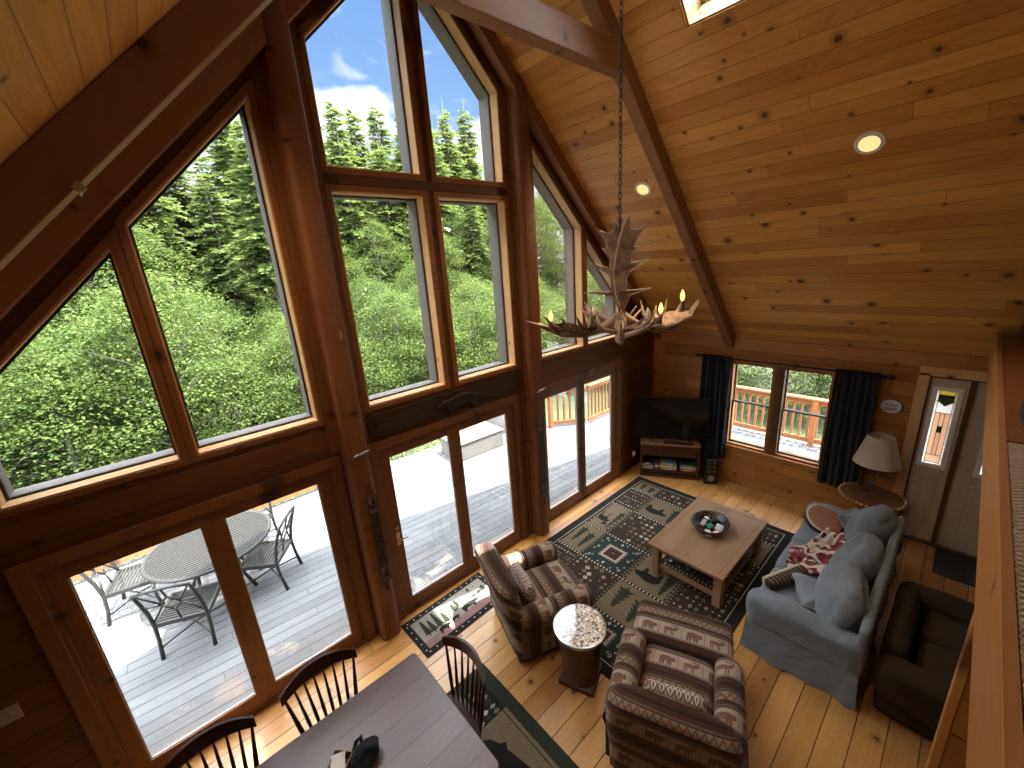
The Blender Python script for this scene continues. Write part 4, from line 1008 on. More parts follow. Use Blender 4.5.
mb = MB(); mb.box((-.06,.0,-.06),(.06,.009,.06)); mb.build('plate', M['beige'], oc, bevel=.004)
for x in (-.025,.025):
    mb = MB(); mb.box((x-.006,-.012,-.012),(x+.006,.0,.012)); mb.build('toggle', M['beige'], oc, bevel=.002)

# ------------------------------------------------------------------ dining set
M['table_wood'] = pine('table_wood', AX, AY, .19, (.115,.055,.043), (.065,.026,.02), joints=False, knot=.3, rough=.34, gw=.006, groove=.6, grain=10, off=.04, spec=.9)
M['chair_wood'] = pine('chair_wood', AZ, AX, 3, (.085,.030,.019), (.040,.013,.009), off=1.5, joints=False, knot=.2, rough=.28)
dt = empty('dining_table', (-2.44,-1.70,.0135), 0, 'dark red-brown dining table in front of the dining doors', 'dining table')
tx, ty = 1.07, .562
mb = MB(); pr = []
for (cx, cy, a0_) in ((tx-.03,ty-.03,0),(-tx+.03,ty-.03,90),(-tx+.03,-ty+.03,180),(tx-.03,-ty+.03,270)):
    pr += [(cx+.03*cos(radians(a0_+q)), cy+.03*sin(radians(a0_+q))) for q in (0,45,90)]
mb.prism(pr, .708, .740, XY); mb.build('tabletop', M['table_wood'], dt, bevel=.006)
for y in (-ty+.09,ty-.09):
    mb = MB(); mb.box((-tx+.10,y-.012,.61),(tx-.10,y+.012,.708)); mb.build('apron', M['chair_wood'], dt)
for x in (-tx+.09,tx-.09):
    mb = MB(); mb.box((x-.012,-ty+.10,.61),(x+.012,ty-.10,.708)); mb.build('apron', M['chair_wood'], dt)
    for y in (-ty+.09,ty-.09):
        mb = MB(); mb.lathe([(.022,.0),(.03,.05),(.024,.12),(.038,.40),(.03,.50),(.042,.54),(.042,.708)],16,(x,y,0)); mb.build('leg', M['chair_wood'], dt, smooth=True, angle=50)
def windsor(loc, rz, lb):
    ch = empty('dining_chair', loc, rz, lb, 'dining chair', 'spindle back dining chairs')
    mb = MB(); n = 28
    def prof(a): 
        c_, s_ = cos(a), sin(a); r = (abs(c_/.235)**3.2+abs(s_/.235)**3.2)**(-1/3.2); return r*c_, r*s_
    mb.prism([prof(2*pi*k/n) for k in range(n)], .43, .465, XY); mb.build('seat', M['chair_wood'], ch, bevel=.01, smooth=True, angle=40)
    def crest(u, z):   # centre line of the bowed crest rail
        y = (u-.5)*.54; x = -.285 + .085*(2*u-1)**2*1.0 - .06*(z-.95)
        return x, y
    mb = MB(); N = 24; vs = []; 
    for i in range(N+1):
        u = i/N; zt = 1.035 - .045*abs(2*u-1)**2.5; zb = .925 - .012*abs(2*u-1)**2
        x, y = crest(u, 1.0)
        vs += [(x-.012,y,zb),(x+.012,y,zb),(x+.008,y,zt),(x-.016,y,zt)]
    fs = [(i*4+k, i*4+(k+1)%4, (i+1)*4+(k+1)%4, (i+1)*4+k) for i in range(N) for k in range(4)] + [(0,1,2,3)[::-1], tuple(N*4+k for k in range(4))]
    mb.add(vs, fs); mb.build('crest_rail', M['chair_wood'], ch, smooth=True, angle=50, bevel=.004)
    for k in range(8):
        u = .045 + .91*k/7; x, y = crest(u, .93); r = .011 if k not in (0,7) else .014
        xb, yb = -.175 - .03*(1-(2*u-1)**2), (u-.5)*.40
        mb = MB(); p0 = Vector((xb,yb,.46)); p1 = Vector((x,y,.935))
        mb.tube([p0, p0.lerp(p1,.35), p0.lerp(p1,.7), p1],[r*.75,r*1.25,r*.9,r*.6],8); mb.build('spindle', M['chair_wood'], ch, smooth=True)
    tips = []
    for sx in (-1,1):
        for sy in (-1,1):
            p0 = Vector((sx*.15,sy*.16,.435)); p1 = Vector((sx*.21,sy*.21,.0)); tips.append((p0,p1))
            mb = MB(); mb.tube([p0,p0.lerp(p1,.3),p0.lerp(p1,.55),p0.lerp(p1,.6),p1],[.014,.022,.017,.02,.012],10); mb.build('leg', M['chair_wood'], ch, smooth=True)
    for sy in (-1,1):
        mb = MB(); mb.tube([(-.18,sy*.186,.21),(0,sy*.186,.21),(.18,sy*.186,.21)],[.009,.014,.009],8); mb.build('stretcher', M['chair_wood'], ch, smooth=True)
    mb = MB(); mb.tube([(0,-.186,.21),(0,0,.21),(0,.186,.21)],[.009,.014,.009],8); mb.build('stretcher', M['chair_wood'], ch, smooth=True)
    return ch
windsor((-2.045,-1.20,.011), radians(-90), 'spindle back dining chair by the glass doors, next to the log post')
windsor((-2.745,-1.215,.011), radians(-90), 'spindle back dining chair on the window side, left of its twin')
windsor((-1.43,-1.665,.011), radians(180), 'spindle back dining chair at the table end facing the runner')
# things on the table
cap = empty('cloth_bag', (-1.985,-1.62,.752), .4, 'crumpled black cloth bag lying on the dining table', 'bag')
mb = MB(); mb.soft((.17,.13,.10),(0,0,.048),r=.045,n=16,puff=(.01,.01,.02),amp=.028,fr=11,seed=7); mb.build('body', M['curtain'], cap, smooth=True)
mb = MB(); mb.tube([(.02,.05,.07),(.05,.085,.09),(.02,.10,.075),(-.03,.08,.06)],[.012,.014,.014,.01],8); mb.build('loop', M['curtain'], cap, smooth=True)
nb = empty('napkin_basket', (-2.155,-1.575,.752), .75, 'small woven basket beside the black bag on the dining table', 'basket')
t = NT('wicker'); P = t.coord(); s = t.sep(P)
wv = t.m('MULTIPLY', t.m('SINE', t.m('MULTIPLY', t.m('ADD', s[0], s[1]), 300)), t.m('SINE', t.m('MULTIPLY', s[2], 400)))
M['wicker'] = t.out(t.bsdf(t.mix(t.m('ADD', t.m('MULTIPLY', wv, .5), .5), (.10,.065,.045), (.36,.27,.20)), .7, t.bump(wv, .8, .006)))
mb = MB(); mb.ring(rect(-.10,-.065,.10,.065), rect(-.09,-.055,.09,.055), .0, .07, XY); mb.box((-.095,-.06,.0),(.095,.06,.008)); mb.build('basket_wall', M['wicker'], nb, bevel=.003)
mb = MB(); mb.obox((-.02,0,.055),(.11,.10,.012),RY(12)); mb.obox((.03,.01,.06),(.10,.09,.008),RY(-20)@RZ(20)); mb.build('napkins', M['white'], nb)

# ------------------------------------------------------------------ wall decorations
M['dark_tin'] = plain('dark_tin', (.035,.028,.024), .5, .4, var=.3); M['pale_tin'] = plain('pale_tin', (.16,.14,.12), .55, .3, var=.4, scale=30); M['mid_tin'] = plain('mid_tin', (.075,.062,.052), .55, .3, var=.4, scale=30)
def hanging(loc, n, lb):
    h = empty('wall_hanging', loc, 0, lb, 'wall hanging', 'tin animal hangings on the log posts')
    H, W = .195, .094
    mb = MB(); mb.tube([(-.035,0,.0),(0,-.004,.12),(.035,0,.0)],.0025,6); mb.tube([(0,-.004,.12),(0,-.004,.14)],.004,6); mb.build('cord', M['dark_tin'], h)
    for k in range(n):
        z = -.01 - k*(H+.006)
        mb = MB(); mb.box((-W/2,-.006,z-H),(W/2,.0,z)); p = mb.build('tin_panel', M['pale_tin'] if k in (0,n-1) else M['mid_tin'], h, bevel=.002)
        mb = MB(); mb.ring(rect(-W/2,z-H,W/2,z), rect(-W/2+.007,z-H+.007,W/2-.007,z-.007), -.010, -.006, XZ); 
        shp = (MOOSE,BEAR,BEAR,MOOSE,BEAR)[k%5]; mb.prism([(-W*.42+u*W*.84, z-H*.86+v*H*.45) for u, v in shp], -.011, -.006, XZ)
        mb.prism([(-W*.1+u*W*.5, z-H*.55+v*H*.48) for u, v in FIR], -.009, -.006, XZ)
        mb.build('silhouette', M['dark_tin'], p)
    z = -.01-n*(H+.006)
    mb = MB(); mb.tube([(-.03,0,z+.01),(0,-.004,z-.05),(.03,0,z+.01)],.0025,6); mb.prism([(-.03+u*.06, z-.125+v*.085) for u, v in FIR], -.008, .0, XZ); mb.build('pendant', M['dark_tin'], h)
hanging((-1.165,-.168,1.745), 5, 'long tin hanging of animal panels on the post left of the middle door')
hanging((1.205,-.168,1.83), 6, 'long tin hanging of animal panels on the post right of the middle door')
# long dark carved plank over the middle door
t = NT('charred_plank'); P = t.coord(); s = t.sep(P)
g = t.noise(t.comb(t.m('MULTIPLY', s[0], 2), t.m('MULTIPLY', s[2], 40), 0.0), 1.0, 4, .6, .8)[0]
M['charred'] = t.out(t.bsdf(t.mix(t.ramp(g, .5, .75), (.030,.014,.008), (.075,.036,.018)), .45, t.bump(g, .7, .008)))
cp = empty('carved_plank', (0,-.002,2.235), 0, 'long dark carved plank with a bear relief above the middle glass door', 'carving')
mb = MB(); up = []; rr = random.Random(3)
N = 30; pr = [(-1.03+2.06*i/N, .0+.012*rr.random()) for i in range(N+1)] + [(1.03-2.06*i/N, .235+.016*rr.random()) for i in range(N+1)]
mb.prism(pr, -.035, .0, XZ); mb.build('plank', M['charred'], cp, bevel=.006)
mb = MB(); mb.prism([(-.28+u*.62, -.03+v*.30) for u, v in BEAR], -.075, -.035, XZ); mb.build('bear_relief', M['dark_tin'], cp, bevel=.015)
mb = MB()
for k in range(13):
    z = (.04+k*.026) if k < 7 else (.05+(k-7)*.028); x0 = (-.95+rr.random()*.3) if k < 7 else (.30+rr.random()*.2)
    mb = MB(); mb.beam((x0,-.036,z),(x0+.35+rr.random()*.2,-.036,z+.012*rr.random()),.006,.006); mb.build('carved_line', M['mid_tin'], cp)
# cleats on the posts
def cleat(loc, lb, m):
    c_ = empty('rope_cleat', loc, 0, lb, 'cleat', 'rope cleats on the log posts')
    mb = MB(); mb.tube([(-.075,-.038,-.01),(-.03,-.036,.004),(.03,-.036,.012),(.085,-.038,.018)],[.005,.010,.010,.005],8); mb.build('horn', m, c_, smooth=True)
    for x in (-.02,.02):
        mb = MB(); mb.tube([(x,.0,.004),(x,-.034,.006)],.007,8); mb.build('foot', m, c_, smooth=True)
cleat((-1.20,-.165,2.20), 'silver rope cleat on the log post left of the carved plank', M['steel'])
cleat((1.22,-.165,2.20), 'silver rope cleat on the log post right of the carved plank', M['steel'])
sb = empty('cord_clip', (-1.17,-.166,3.32), 0, 'small metal cord clip on the left log post between the tall windows', 'clip')
mb = MB(); mb.box((-.03,-.008,-.11),(.03,.0,.11)); mb.build('plate', M['trim_z'], sb, bevel=.003)
mb = MB(); mb.tube([(0,-.008,.04),(0,-.03,.03),(0,-.03,-.03),(0,-.008,-.04)],.006,8); mb.build('hook', M['steel'], sb, smooth=True)
# clip on the left rafter
rc = empty('rafter_clip', (-2.445,-1.373,4.205), 0, 'tiny metal clip at the lower edge of the left rafter', 'clip')
mb = MB(); mb.obox((0,-.006,0),(.035,.012,.03),RY(45)); mb.build('plate', M['steel'], rc)
mb = MB(); mb.tube([(0,-.012,-.01),(0,-.02,-.025),(0,-.012,-.03)],.004,6); mb.build('hook', M['steel'], rc)

# dark bag on the loft
bg = empty('duffel_bag', (.93,-4.085,2.800), .06, 'dark bag lying on the loft boards at the carpet edge', 'bag')
mb = MB(); mb.soft((.40,.055,.10),(0,0,.05),r=.04,n=12,puff=(0,.01,.02),amp=.012,seed=4); mb.build('body', M['curtain'], bg, smooth=True)
mb = MB(); mb.tube([(-.12,.0,.085),(-.08,.0,.125),(.06,.0,.125),(.12,.0,.085)],.008,8); mb.build('strap', M['black'], bg, smooth=True)

# ------------------------------------------------------------------ lamps of the room, two of them added out of view
t = NT('downlight_lens'); M['lens'] = t.out(t.n('ShaderNodeEmission', {0: (1,.68,.29,1), 1: .50}).outputs[0])
def downlight(x, y, sign, lb, w=LAMP_W, group='recessed ceiling lights'):
    z = ZR - abs(x)
    e = empty('recessed_light', (sign*abs(x),y,z), 0, lb, 'ceiling light', group); e.rotation_euler = (0, radians(45)*sign, 0)
    mb = MB(); mb.lathe([(.072,-.012),(.098,-.008),(.102,-.001),(.074,-.001)],40,closed=True); mb.build('trim_ring', M['white'], e, smooth=True, angle=40)
    mb = MB(); mb.lathe([(.0,-.006),(.073,-.006),(.073,-.004),(.0,-.004)],32); mb.build('lens', M['lens'], e)
    ld = bpy.data.lights.new('downlight', 'AREA'); ld.shape = 'DISK'; ld.size = .13; ld.energy = w; ld.color = (1,.70,.40); ld.spread = radians(150)
    lo = bpy.data.objects.new('downlight', ld); COL.objects.link(lo); lo.parent = e; lo.location = (0,0,-.02)
downlight(2.35,-2.99,1,'recessed ceiling light alone on the open pine slope below the skylight')
downlight(2.35,-.936,1,'recessed ceiling light on the pine slope between the rafter and window wall')
downlight(2.35,-2.99,-1,'added unseen recessed ceiling light over the dining side, left slope')  # left slope lamps are unseen, added for warm fill
downlight(2.35,-.936,-1,'added unseen recessed ceiling light on the left slope near the window wall')

# ------------------------------------------------------------------ antler chandelier
E1 = Vector((.743,-.665,0)).normalized(); E2 = Vector((.665,.743,0)).normalized()
cz0 = 3.4
cd = empty('antler_chandelier', (0,-2.2,cz0), 0, 'moose antler chandelier with candle bulbs hanging on a chain from the ridge', 'chandelier')
t = NT('antler'); P = t.coord(); nz = t.noise(P, 9, 4, .65)[0]; n2 = t.noise(P, 70, 3)[0]
c = t.mix(t.ramp(t.m('ADD', nz, t.m('MULTIPLY', n2, .3)), .40, .85), (.085,.050,.034), (.34,.235,.165))
M['antler'] = t.out(t.bsdf(c, .55, t.bump(n2, .3, .004)))
def L3(e1, z, dep=0): 
    v = E1*e1 + E2*dep; return (v.x, v.y, z-cz0)
upR = [(0.014,3.436),(-0.039,3.569),(-0.052,3.695),(-0.039,3.817),(-0.014,3.934),(0.01,4.003),(0.047,4.046),(0.06,3.964),(0.11,3.961),(0.168,3.994),(0.11,3.914),(0.08,3.857),(0.108,3.858),(0.074,3.815),(0.062,3.761),(0.113,3.77),(0.204,3.778),(0.126,3.739),(0.063,3.706),(0.038,3.664),(0.039,3.589),(0.116,3.59),(0.232,3.588),(0.142,3.569),(0.065,3.549),(0.04,3.486)]
upL = [(-0.015,4.028),(-0.027,3.97),(-0.052,3.955),(-0.101,3.97),(-0.145,3.99),(-0.102,3.94),(-0.077,3.891),(-0.077,3.862),(-0.108,3.864),(-0.077,3.825),(-0.052,3.793),(-0.058,3.739),(-0.115,3.755),(-0.229,3.784),(-0.115,3.724),(-0.052,3.689),(-0.045,3.582),(-0.142,3.589),(-0.246,3.59),(-0.142,3.57),(-0.039,3.55),(0.001,3.463),(.05,3.47),(.05,3.7),(.04,3.9),(.01,4.0)]
def plate(poly, bend, th=.012, name='palm_antler'):
    mb = MB(); n = len(poly); cxm = sum(p[0] for p in poly)/n; czm = sum(p[1] for p in poly)/n
    ins = []
    for i, (x, z) in enumerate(poly):
        (ax, az), (bx, bz) = poly[i-1], poly[(i+1)%n]
        d1 = Vector((x-ax, z-az)).normalized(); d2 = Vector((bx-x, bz-z)).normalized()
        nn = Vector((-(d1.y+d2.y), d1.x+d2.x)); 
        if nn.length < 1e-6: nn = Vector((-d1.y, d1.x))
        nn.normalize(); ins.append((x, z, nn))
    area = sum(poly[i][0]*poly[(i+1)%n][1]-poly[(i+1)%n][0]*poly[i][1] for i in range(n)); sg = 1 if area > 0 else -1
    def dep(x, z): return bend(x, z)
    rings = []
    for off, t_ in ((0,0),(.007,th),):
        for s in ((1,-1) if t_ else (0,)):
            rings.append([L3(x+sg*nn.x*off, z+sg*nn.y*off, dep(x,z)+s*t_) for x, z, nn in ins])
    o_, f_, b_ = rings
    mb.add(o_+f_+b_, [(i,(i+1)%n,n+(i+1)%n,n+i) for i in range(n)] + [(i,2*n+i,2*n+(i+1)%n,(i+1)%n) for i in range(n)])
    tri = tessellate_polygon([[Vector((x,z,0)) for x, z in poly]])
    mb.add(f_, [tuple(q) for q in tri]); mb.add(b_, [tuple(q)[::-1] for q in tri])
    return mb.build(name, M['antler'], cd, smooth=True, angle=50, subsurf=0)
plate(upR, lambda x, z: -.03 + 1.4*x*x - .05*(z-3.7), .014)
plate(upL, lambda x, z: .06 - 1.2*x*x + .05*(z-3.7), .014)
def antler(base, ang_, reach, tilt, seed):
    """beam, dished palm and tines lying outwards; base in local metres, ang_ about z"""
    rr = random.Random(seed); mb = MB(); d = Vector((cos(ang_), sin(ang_), 0)); n_ = Vector((-sin(ang_), cos(ang_), 0)); b = Vector(base)
    def P(a, s, z): return b + d*a + n_*s + Vector((0,0,z))
    pts = [P(.0,0,.02),P(reach*.2,0,-.055),P(reach*.45,0,-.085),P(reach*.7,.01,-.075),P(reach*.9,.01,-.03),P(reach,.01,tilt)]
    mb.tube(pts,[.034,.030,.028,.024,.017,.004],10)
    # palm
    N = 14
    def palm(u, v):
        a = reach*(.28+.60*u); w = .095*sin(pi*(.06+.90*u))**.8; s = (v-.15)*w*1.25 + .02*sin(u*9)*v
        return tuple(P(a, s, -.075 + .055*v*v + .045*u*u + .012*sin(u*8+v*3)))
    vs0 = len(mb.v); mb.grid(N, 8, palm)
    mb.grid(N, 8, lambda u, v: tuple(Vector(palm(u, v)) - Vector((0,0,.014))), flip=True)
    for k in range(5):
        u = .15+.2*k; a = reach*(.28+.60*u); w = .095*sin(pi*(.06+.90*u))**.8
        s0 = .85*w*1.05; L_ = .09+.06*rr.random(); dr = .9*(u-.35)
        p0 = P(a, s0*.7, -.035); p1 = P(a+dr*.10+.02, s0+L_*.5, .0); p2 = P(a+dr*.22+.05, s0+L_, .045+.05*rr.random())
        mb.tube([p0,p1,p2],[.017,.013,.003],8)
    for a, L_ in ((.16,.15),(.30,.12)):
        mb.tube([P(reach*a,-.01,-.05),P(reach*a+.03,-.05-L_*.4,-.03),P(reach*a+.05,-.05-L_,.06)],[.018,.013,.003],8)
    return mb.build('antler', M['antler'], cd, smooth=True, angle=60)
aE = atan2(E1.y, E1.x)
antler(tuple(E1*-.0), aE+pi, .55, .012, 1)
antler(tuple(E1*.02), aE+.12, .55, .07, 2)
antler((0,0,.0), aE+pi/2, .46, .06, 3)
antler((0,0,-.02), aE-pi/2-.25, .42, .05, 4)
mb = MB(); mb.lathe([(.0,-.11),(.03,-.10),(.055,-.06),(.05,.0),(.03,.04),(.0,.05)],16); mb.build('hub', M['antler'], cd, smooth=True)
# chain
mb = MB(); zc = 4.00-cz0; k = 0
while cz0+zc < 6.56:
    ax = Vector((1,0,0)) if k % 2 else Vector((0,1,0)); mb.tube([Vector((0,0,zc+.017+.024*sin(q)))+ax*.010*cos(q) for q in [2*pi*j/10 for j in range(11)]], .0032, 5, caps=False); zc += .037; k += 1
mb.build('chain', M['iron'], cd)
mb = MB(); mb.tube([(0,0,.02),(0,0,.62)],.007,8); mb.build('stem', M['iron'], cd)
mb = MB(); mb.lathe([(.0,3.09),(.055,3.09),(.062,3.12),(.0,3.121)],24); mb.build('ceiling_rose', M['iron'], cd, smooth=True, angle=40)
t = NT('lit_bulb'); M['bulb_on'] = t.out(t.n('ShaderNodeEmission', {0: (1,.62,.20,1), 1: .9}).outputs[0])
M['bulb_off'] = plain('frosted_bulb', (.62,.62,.60), .25, var=.02)
M['sleeve'] = plain('candle_sleeve', (.03,.022,.018), .5)
for e1, z, dp, on in ((-.462,3.365,.0,1),(-.164,3.380,.03,0),(.170,3.345,-.06,0),(.277,3.365,.0,1),(.418,3.44,.0,1)):
    x, y, zz = L3(e1, z, dp)
    mb = MB(); mb.lathe([(.018,-.02),(.020,-.016),(.012,-.012),(.012,.05),(.0,.05)],14,(x,y,zz)); cn = mb.build('candle', M['sleeve'], cd, smooth=True, angle=40)
    mb = MB(); mb.lathe([(.007,.05),(.011,.058),(.0165,.078),(.014,.097),(.006,.118),(.0,.128)],14,(x,y,zz)); mb.build('flame_bulb', M['bulb_on'] if on else M['bulb_off'], cn, smooth=True)
    if on:
        ld = bpy.data.lights.new('candle_light', 'POINT'); ld.energy = CANDLE_W; ld.color = (1,.66,.34); ld.shadow_soft_size = .015
        lo = bpy.data.objects.new('candle_light', ld); COL.objects.link(lo); lo.parent = cd; lo.location = (x, y, zz+.15)
# ------------------------------------------------------------------ deck
DKZ = -.12
t = NT('deck_boards'); P = t.coord(); s = t.sep(P)
v = t.m('DIVIDE', t.m('ADD', t.m('ADD', s[1], t.m('MULTIPLY', s[0], .07)), 50.0), .14); idn = t.m('FLOOR', v); fr = t.m('FRACT', v)
r1 = t.n('ShaderNodeTexWhiteNoise', {'W': idn}, noise_dimensions='1D').outputs[0]
us = t.m('DIVIDE', t.m('ADD', s[0], t.m('MULTIPLY', r1, 9)), 3.6); wn = t.n('ShaderNodeTexWhiteNoise', {'Vector': t.comb(idn, t.m('FLOOR', us))}, noise_dimensions='2D').outputs[0]
g = t.noise(t.comb(t.m('MULTIPLY', s[0], 2.2), t.m('MULTIPLY', s[1], 26), t.m('MULTIPLY', wn, 20)), 1.0, 5, .65, .5)[0]
b = t.noise(P, 1.4, 4, .6)[0]
f = t.m('ADD', t.m('MULTIPLY', wn, .35), t.m('ADD', t.m('MULTIPLY', g, .75), t.m('MULTIPLY', b, .4)))
c = t.mix(t.ramp(f, .35, 1.2, False), (.044,.045,.048), (.130,.132,.136))
st_ = t.ramp(t.noise(P, 2.3, 5, .7)[0], .60, .72); c = t.mix(t.m('MULTIPLY', st_, .35), c, (.30,.235,.15))
e = t.m('MINIMUM', fr, t.m('SUBTRACT', 1.0, fr)); gm = t.m('SUBTRACT', 1.0, t.ramp(e, .02, .065))
fj = t.m('FRACT', us); gm = t.m('MAXIMUM', gm, t.m('LESS_THAN', t.m('MINIMUM', fj, t.m('SUBTRACT', 1.0, fj)), .0011))
c = t.mix(t.m('MULTIPLY', gm, .9), c, (.035,.033,.03))
M['deck'] = t.out(t.bsdf(c, .8, t.bump(t.m('SUBTRACT', t.m('MULTIPLY', g, .3), gm), .6, .01)))
mb = MB(); mb.prism([(-5.2,.28),(4.9,.28),(4.9,-4.5),(7.1,-4.5),(7.1,2.3),(5.2,2.35),(4.3,2.95),(2.6,4.0),(-.5,4.18),(-5.2,4.12)], DKZ-.14, DKZ, XY); struct(mb.build('deck', M['deck']))
def rail_wood(n, along, across): return pine(n, along, across, 3, (.27,.118,.05), (.19,.072,.026), off=1.5, joints=False, knot=.2, rough=.55)
M['rail'] = rail_wood('deck_rail_wood', AZ, AX)
def railing(p0, p1, lb, posts=(0,1), H=.98, bal=.135):
    p0 = Vector((p0[0],p0[1],DKZ)); p1 = Vector((p1[0],p1[1],DKZ)); d = p1-p0; L = d.length; d.normalize()
    r_ = empty('deck_railing', p0, 0, lb, 'railing'); q = lambda a, z: d*a + Vector((0,0,z))
    mb = MB(); mb.beam(q(0,H),q(L,H),.14,.035); mb.build('cap_rail', M['rail'], r_)
    mb = MB(); mb.beam(q(0,H-.07),q(L,H-.07),.038,.09); mb.build('upper_rail', M['rail'], r_)
    mb = MB(); mb.beam(q(0,.11),q(L,.11),.038,.09); mb.build('lower_rail', M['rail'], r_)
    n = int(L/bal); nx = Vector((-d.y,d.x,0))
    for k in range(n):
        a = (k+.5)*L/n; mb = MB(); mb.beam(q(a,.07)+nx*.03,q(a,H-.03)+nx*.03,.036,.036); mb.build('baluster', M['rail'], r_)
    for f in posts:
        mb = MB(); mb.beam(q(L*f,.0)-nx*.02,q(L*f,H-.018)-nx*.02,.09,.09); mb.build('post', M['rail'], r_)
railing((4.36,2.72),(5.10,2.20),'short angled cedar railing at the deck corner beyond the last glass door',(0.03,))
railing((5.14,2.15),(6.92,2.10),'cedar deck railing running away beyond the last glass door',(.97,))
railing((6.98,1.98),(6.98,-4.2),'long cedar deck railing beyond the double window',(.01,.34,.648,.99))
railing((-5.1,4.02),(-.55,4.10),'orange cedar railing along the deck edge behind the patio table',(.02,.5,.98))
# grey tub step and cover
M['tub'] = plain('tub_grey', (.135,.125,.118), .7, var=.12, scale=3); M['tub_dark'] = plain('tub_cover', (.08,.076,.076), .6)
tb = empty('hot_tub_step', (2.36,3.23,DKZ), -.05, 'low grey box with a flat lid on the deck beyond the middle door', 'deck box')
mb = MB(); mb.box((-.58,-.36,.0),(.62,.38,.36)); mb.build('box', M['tub'], tb, bevel=.02)
mb = MB(); mb.box((-.60,-.38,.36),(.64,.40,.40)); mb.build('lid', M['tub'], tb, bevel=.015)
hb = empty('hot_tub', (3.56,3.80,DKZ-.3), 0, 'grey round tub under a cover standing behind the low deck box', 'tub')
mb = MB(); mb.lathe([(.50,.0),(.52,.05),(.52,.86),(.50,.90),(.0,.90)],40); mb.build('shell', M['tub'], hb, smooth=True, angle=40)
mb = MB(); mb.lathe([(.54,.90),(.55,.93),(.53,.98),(.0,1.01)],40); mb.build('cover', M['tub_dark'], hb, smooth=True, angle=40)

# ------------------------------------------------------------------ patio set
M['cast'] = plain('cast_aluminium', (.034,.032,.030), .5, .35, var=.2)
pt = empty('patio_table', (-2.46,2.40,DKZ), 0, 'round slatted metal patio table on the deck', 'patio table')
Rt, zt = .70, .70
mb = MB(); mb.lathe([(Rt-.035,zt-.02),(Rt,zt-.025),(Rt+.008,zt),(Rt,zt+.012),(Rt-.035,zt+.008)],64,closed=True); mb.build('rim', M['cast'], pt, smooth=True, angle=50)
for k in range(29):
    y = -.66+1.32*k/28; hw = sqrt(max(0,(Rt-.02)**2-y*y))
    mb = MB(); mb.box((-hw,y-.014,zt-.008),(hw,y+.014,zt+.004)); mb.build('slat', M['cast'], pt)
mb = MB()
for a in (0,pi/2): mb.beam((-Rt*.95*cos(a),-Rt*.95*sin(a),zt-.02),(Rt*.95*cos(a),Rt*.95*sin(a),zt-.02),.04,.025)
mb.build('cross_brace', M['cast'], pt)
for k in range(4):
    a = pi/4+k*pi/2; mb = MB(); mb.tube([(.40*cos(a),.40*sin(a),zt-.03),(.30*cos(a),.30*sin(a),.45),(.34*cos(a),.34*sin(a),.2),(.46*cos(a),.46*sin(a),.0)],[.022,.020,.020,.024],8); mb.build('leg', M['cast'], pt, smooth=True)
mb = MB(); mb.lathe([(.27,.44),(.30,.44),(.30,.46),(.27,.46)],32,closed=True); mb.build('leg_ring', M['cast'], pt)
def patio_chair(loc, rz, lb):
    ch = empty('patio_chair', loc, rz, lb, 'patio chair', 'lattice back patio chairs')
    W, T = .25, .016
    for sy in (-1,1):
        y = sy*W
        mb = MB(); mb.tube([(-.27,y,.0),(-.23,y,.22),(-.215,y,.42),(-.25,y,.62),(-.31,y,.80),(-.36,y,.93)],[.022,.019,.021,.020,.018,.016],8); mb.build('rear_leg', M['cast'], ch, smooth=True)
        mb = MB(); mb.tube([(.28,y,.0),(.24,y,.2),(.24,y,.40)],[.022,.018,.022],8); mb.build('front_leg', M['cast'], ch, smooth=True)
        mb = MB(); mb.beam((-.22,y,.405),(.25,y,.42),.03,.05); mb.build('side_rail', M['cast'], ch)
    for k in range(12):
        x = -.20+.43*k/11; mb = MB(); mb.box((x-.012,-W,.415),(x+.012,W,.43)); mb.build('seat_slat', M['cast'], ch)
    mb = MB(); mb.beam((.25,-W,.41),(.25,W,.41),.03,.05); mb.beam((-.215,-W,.41),(-.215,W,.41),.03,.045); mb.build('seat_rail', M['cast'], ch)
    bx = lambda z: -.205-.155*((z-.42)/.51)**1.25
    p = lambda y, z: Vector((bx(z),y,z))
    mb = MB(); mb.tube([p(-W,.92),p(-W*.5,.945),p(0,.95),p(W*.5,.945),p(W,.92)],.017,8); mb.build('top_rail', M['cast'], ch, smooth=True)
    mb = MB(); c0 = .69
    for a, b_ in (((-W,.93),(-.09,c0+.02)),((W,.93),(.09,c0+.02)),((-W,.44),(-.09,c0-.02)),((W,.44),(.09,c0-.02)),((0,.95),(0,c0+.10)),((0,.42),(0,c0-.10)),((-W,c0),(-.09,c0)),((W,c0),(.09,c0))):
        mb.tube([p(*a),p((a[0]+b_[0])/2,(a[1]+b_[1])/2),p(*b_)],.011,6)
    dm = [(-.09,c0),(0,c0+.12),(.09,c0),(0,c0-.12)]
    for i in range(4): mb.tube([p(*dm[i]),p(*dm[(i+1)%4])],.011,6)
    dm = [(-.25,c0),(-.125,c0+.17),(0,c0+.24),(.125,c0+.17),(.25,c0),(.125,c0-.17),(0,c0-.24),(-.125,c0-.17)]
    mb.build('lattice', M['cast'], ch, smooth=True)
    mb = MB(); mb.tube([(-.25,-W,.13),(0,0,.17),(.26,W,.13)],.010,6); mb.tube([(-.25,W,.13),(0,0,.17),(.26,-W,.13)],.010,6); mb.build('cross_stretcher', M['cast'], ch, smooth=True)
    return ch
patio_chair((-2.80,1.70,DKZ), radians(66), 'patio chair with its lattice back turned to the house, front of the table')
patio_chair((-1.93,2.02,DKZ), radians(146), 'patio chair at the right side of the round table, partly under its rim')
patio_chair((-3.30,2.84,DKZ), radians(-14), 'patio chair at the left side of the round table casting a lattice shadow')
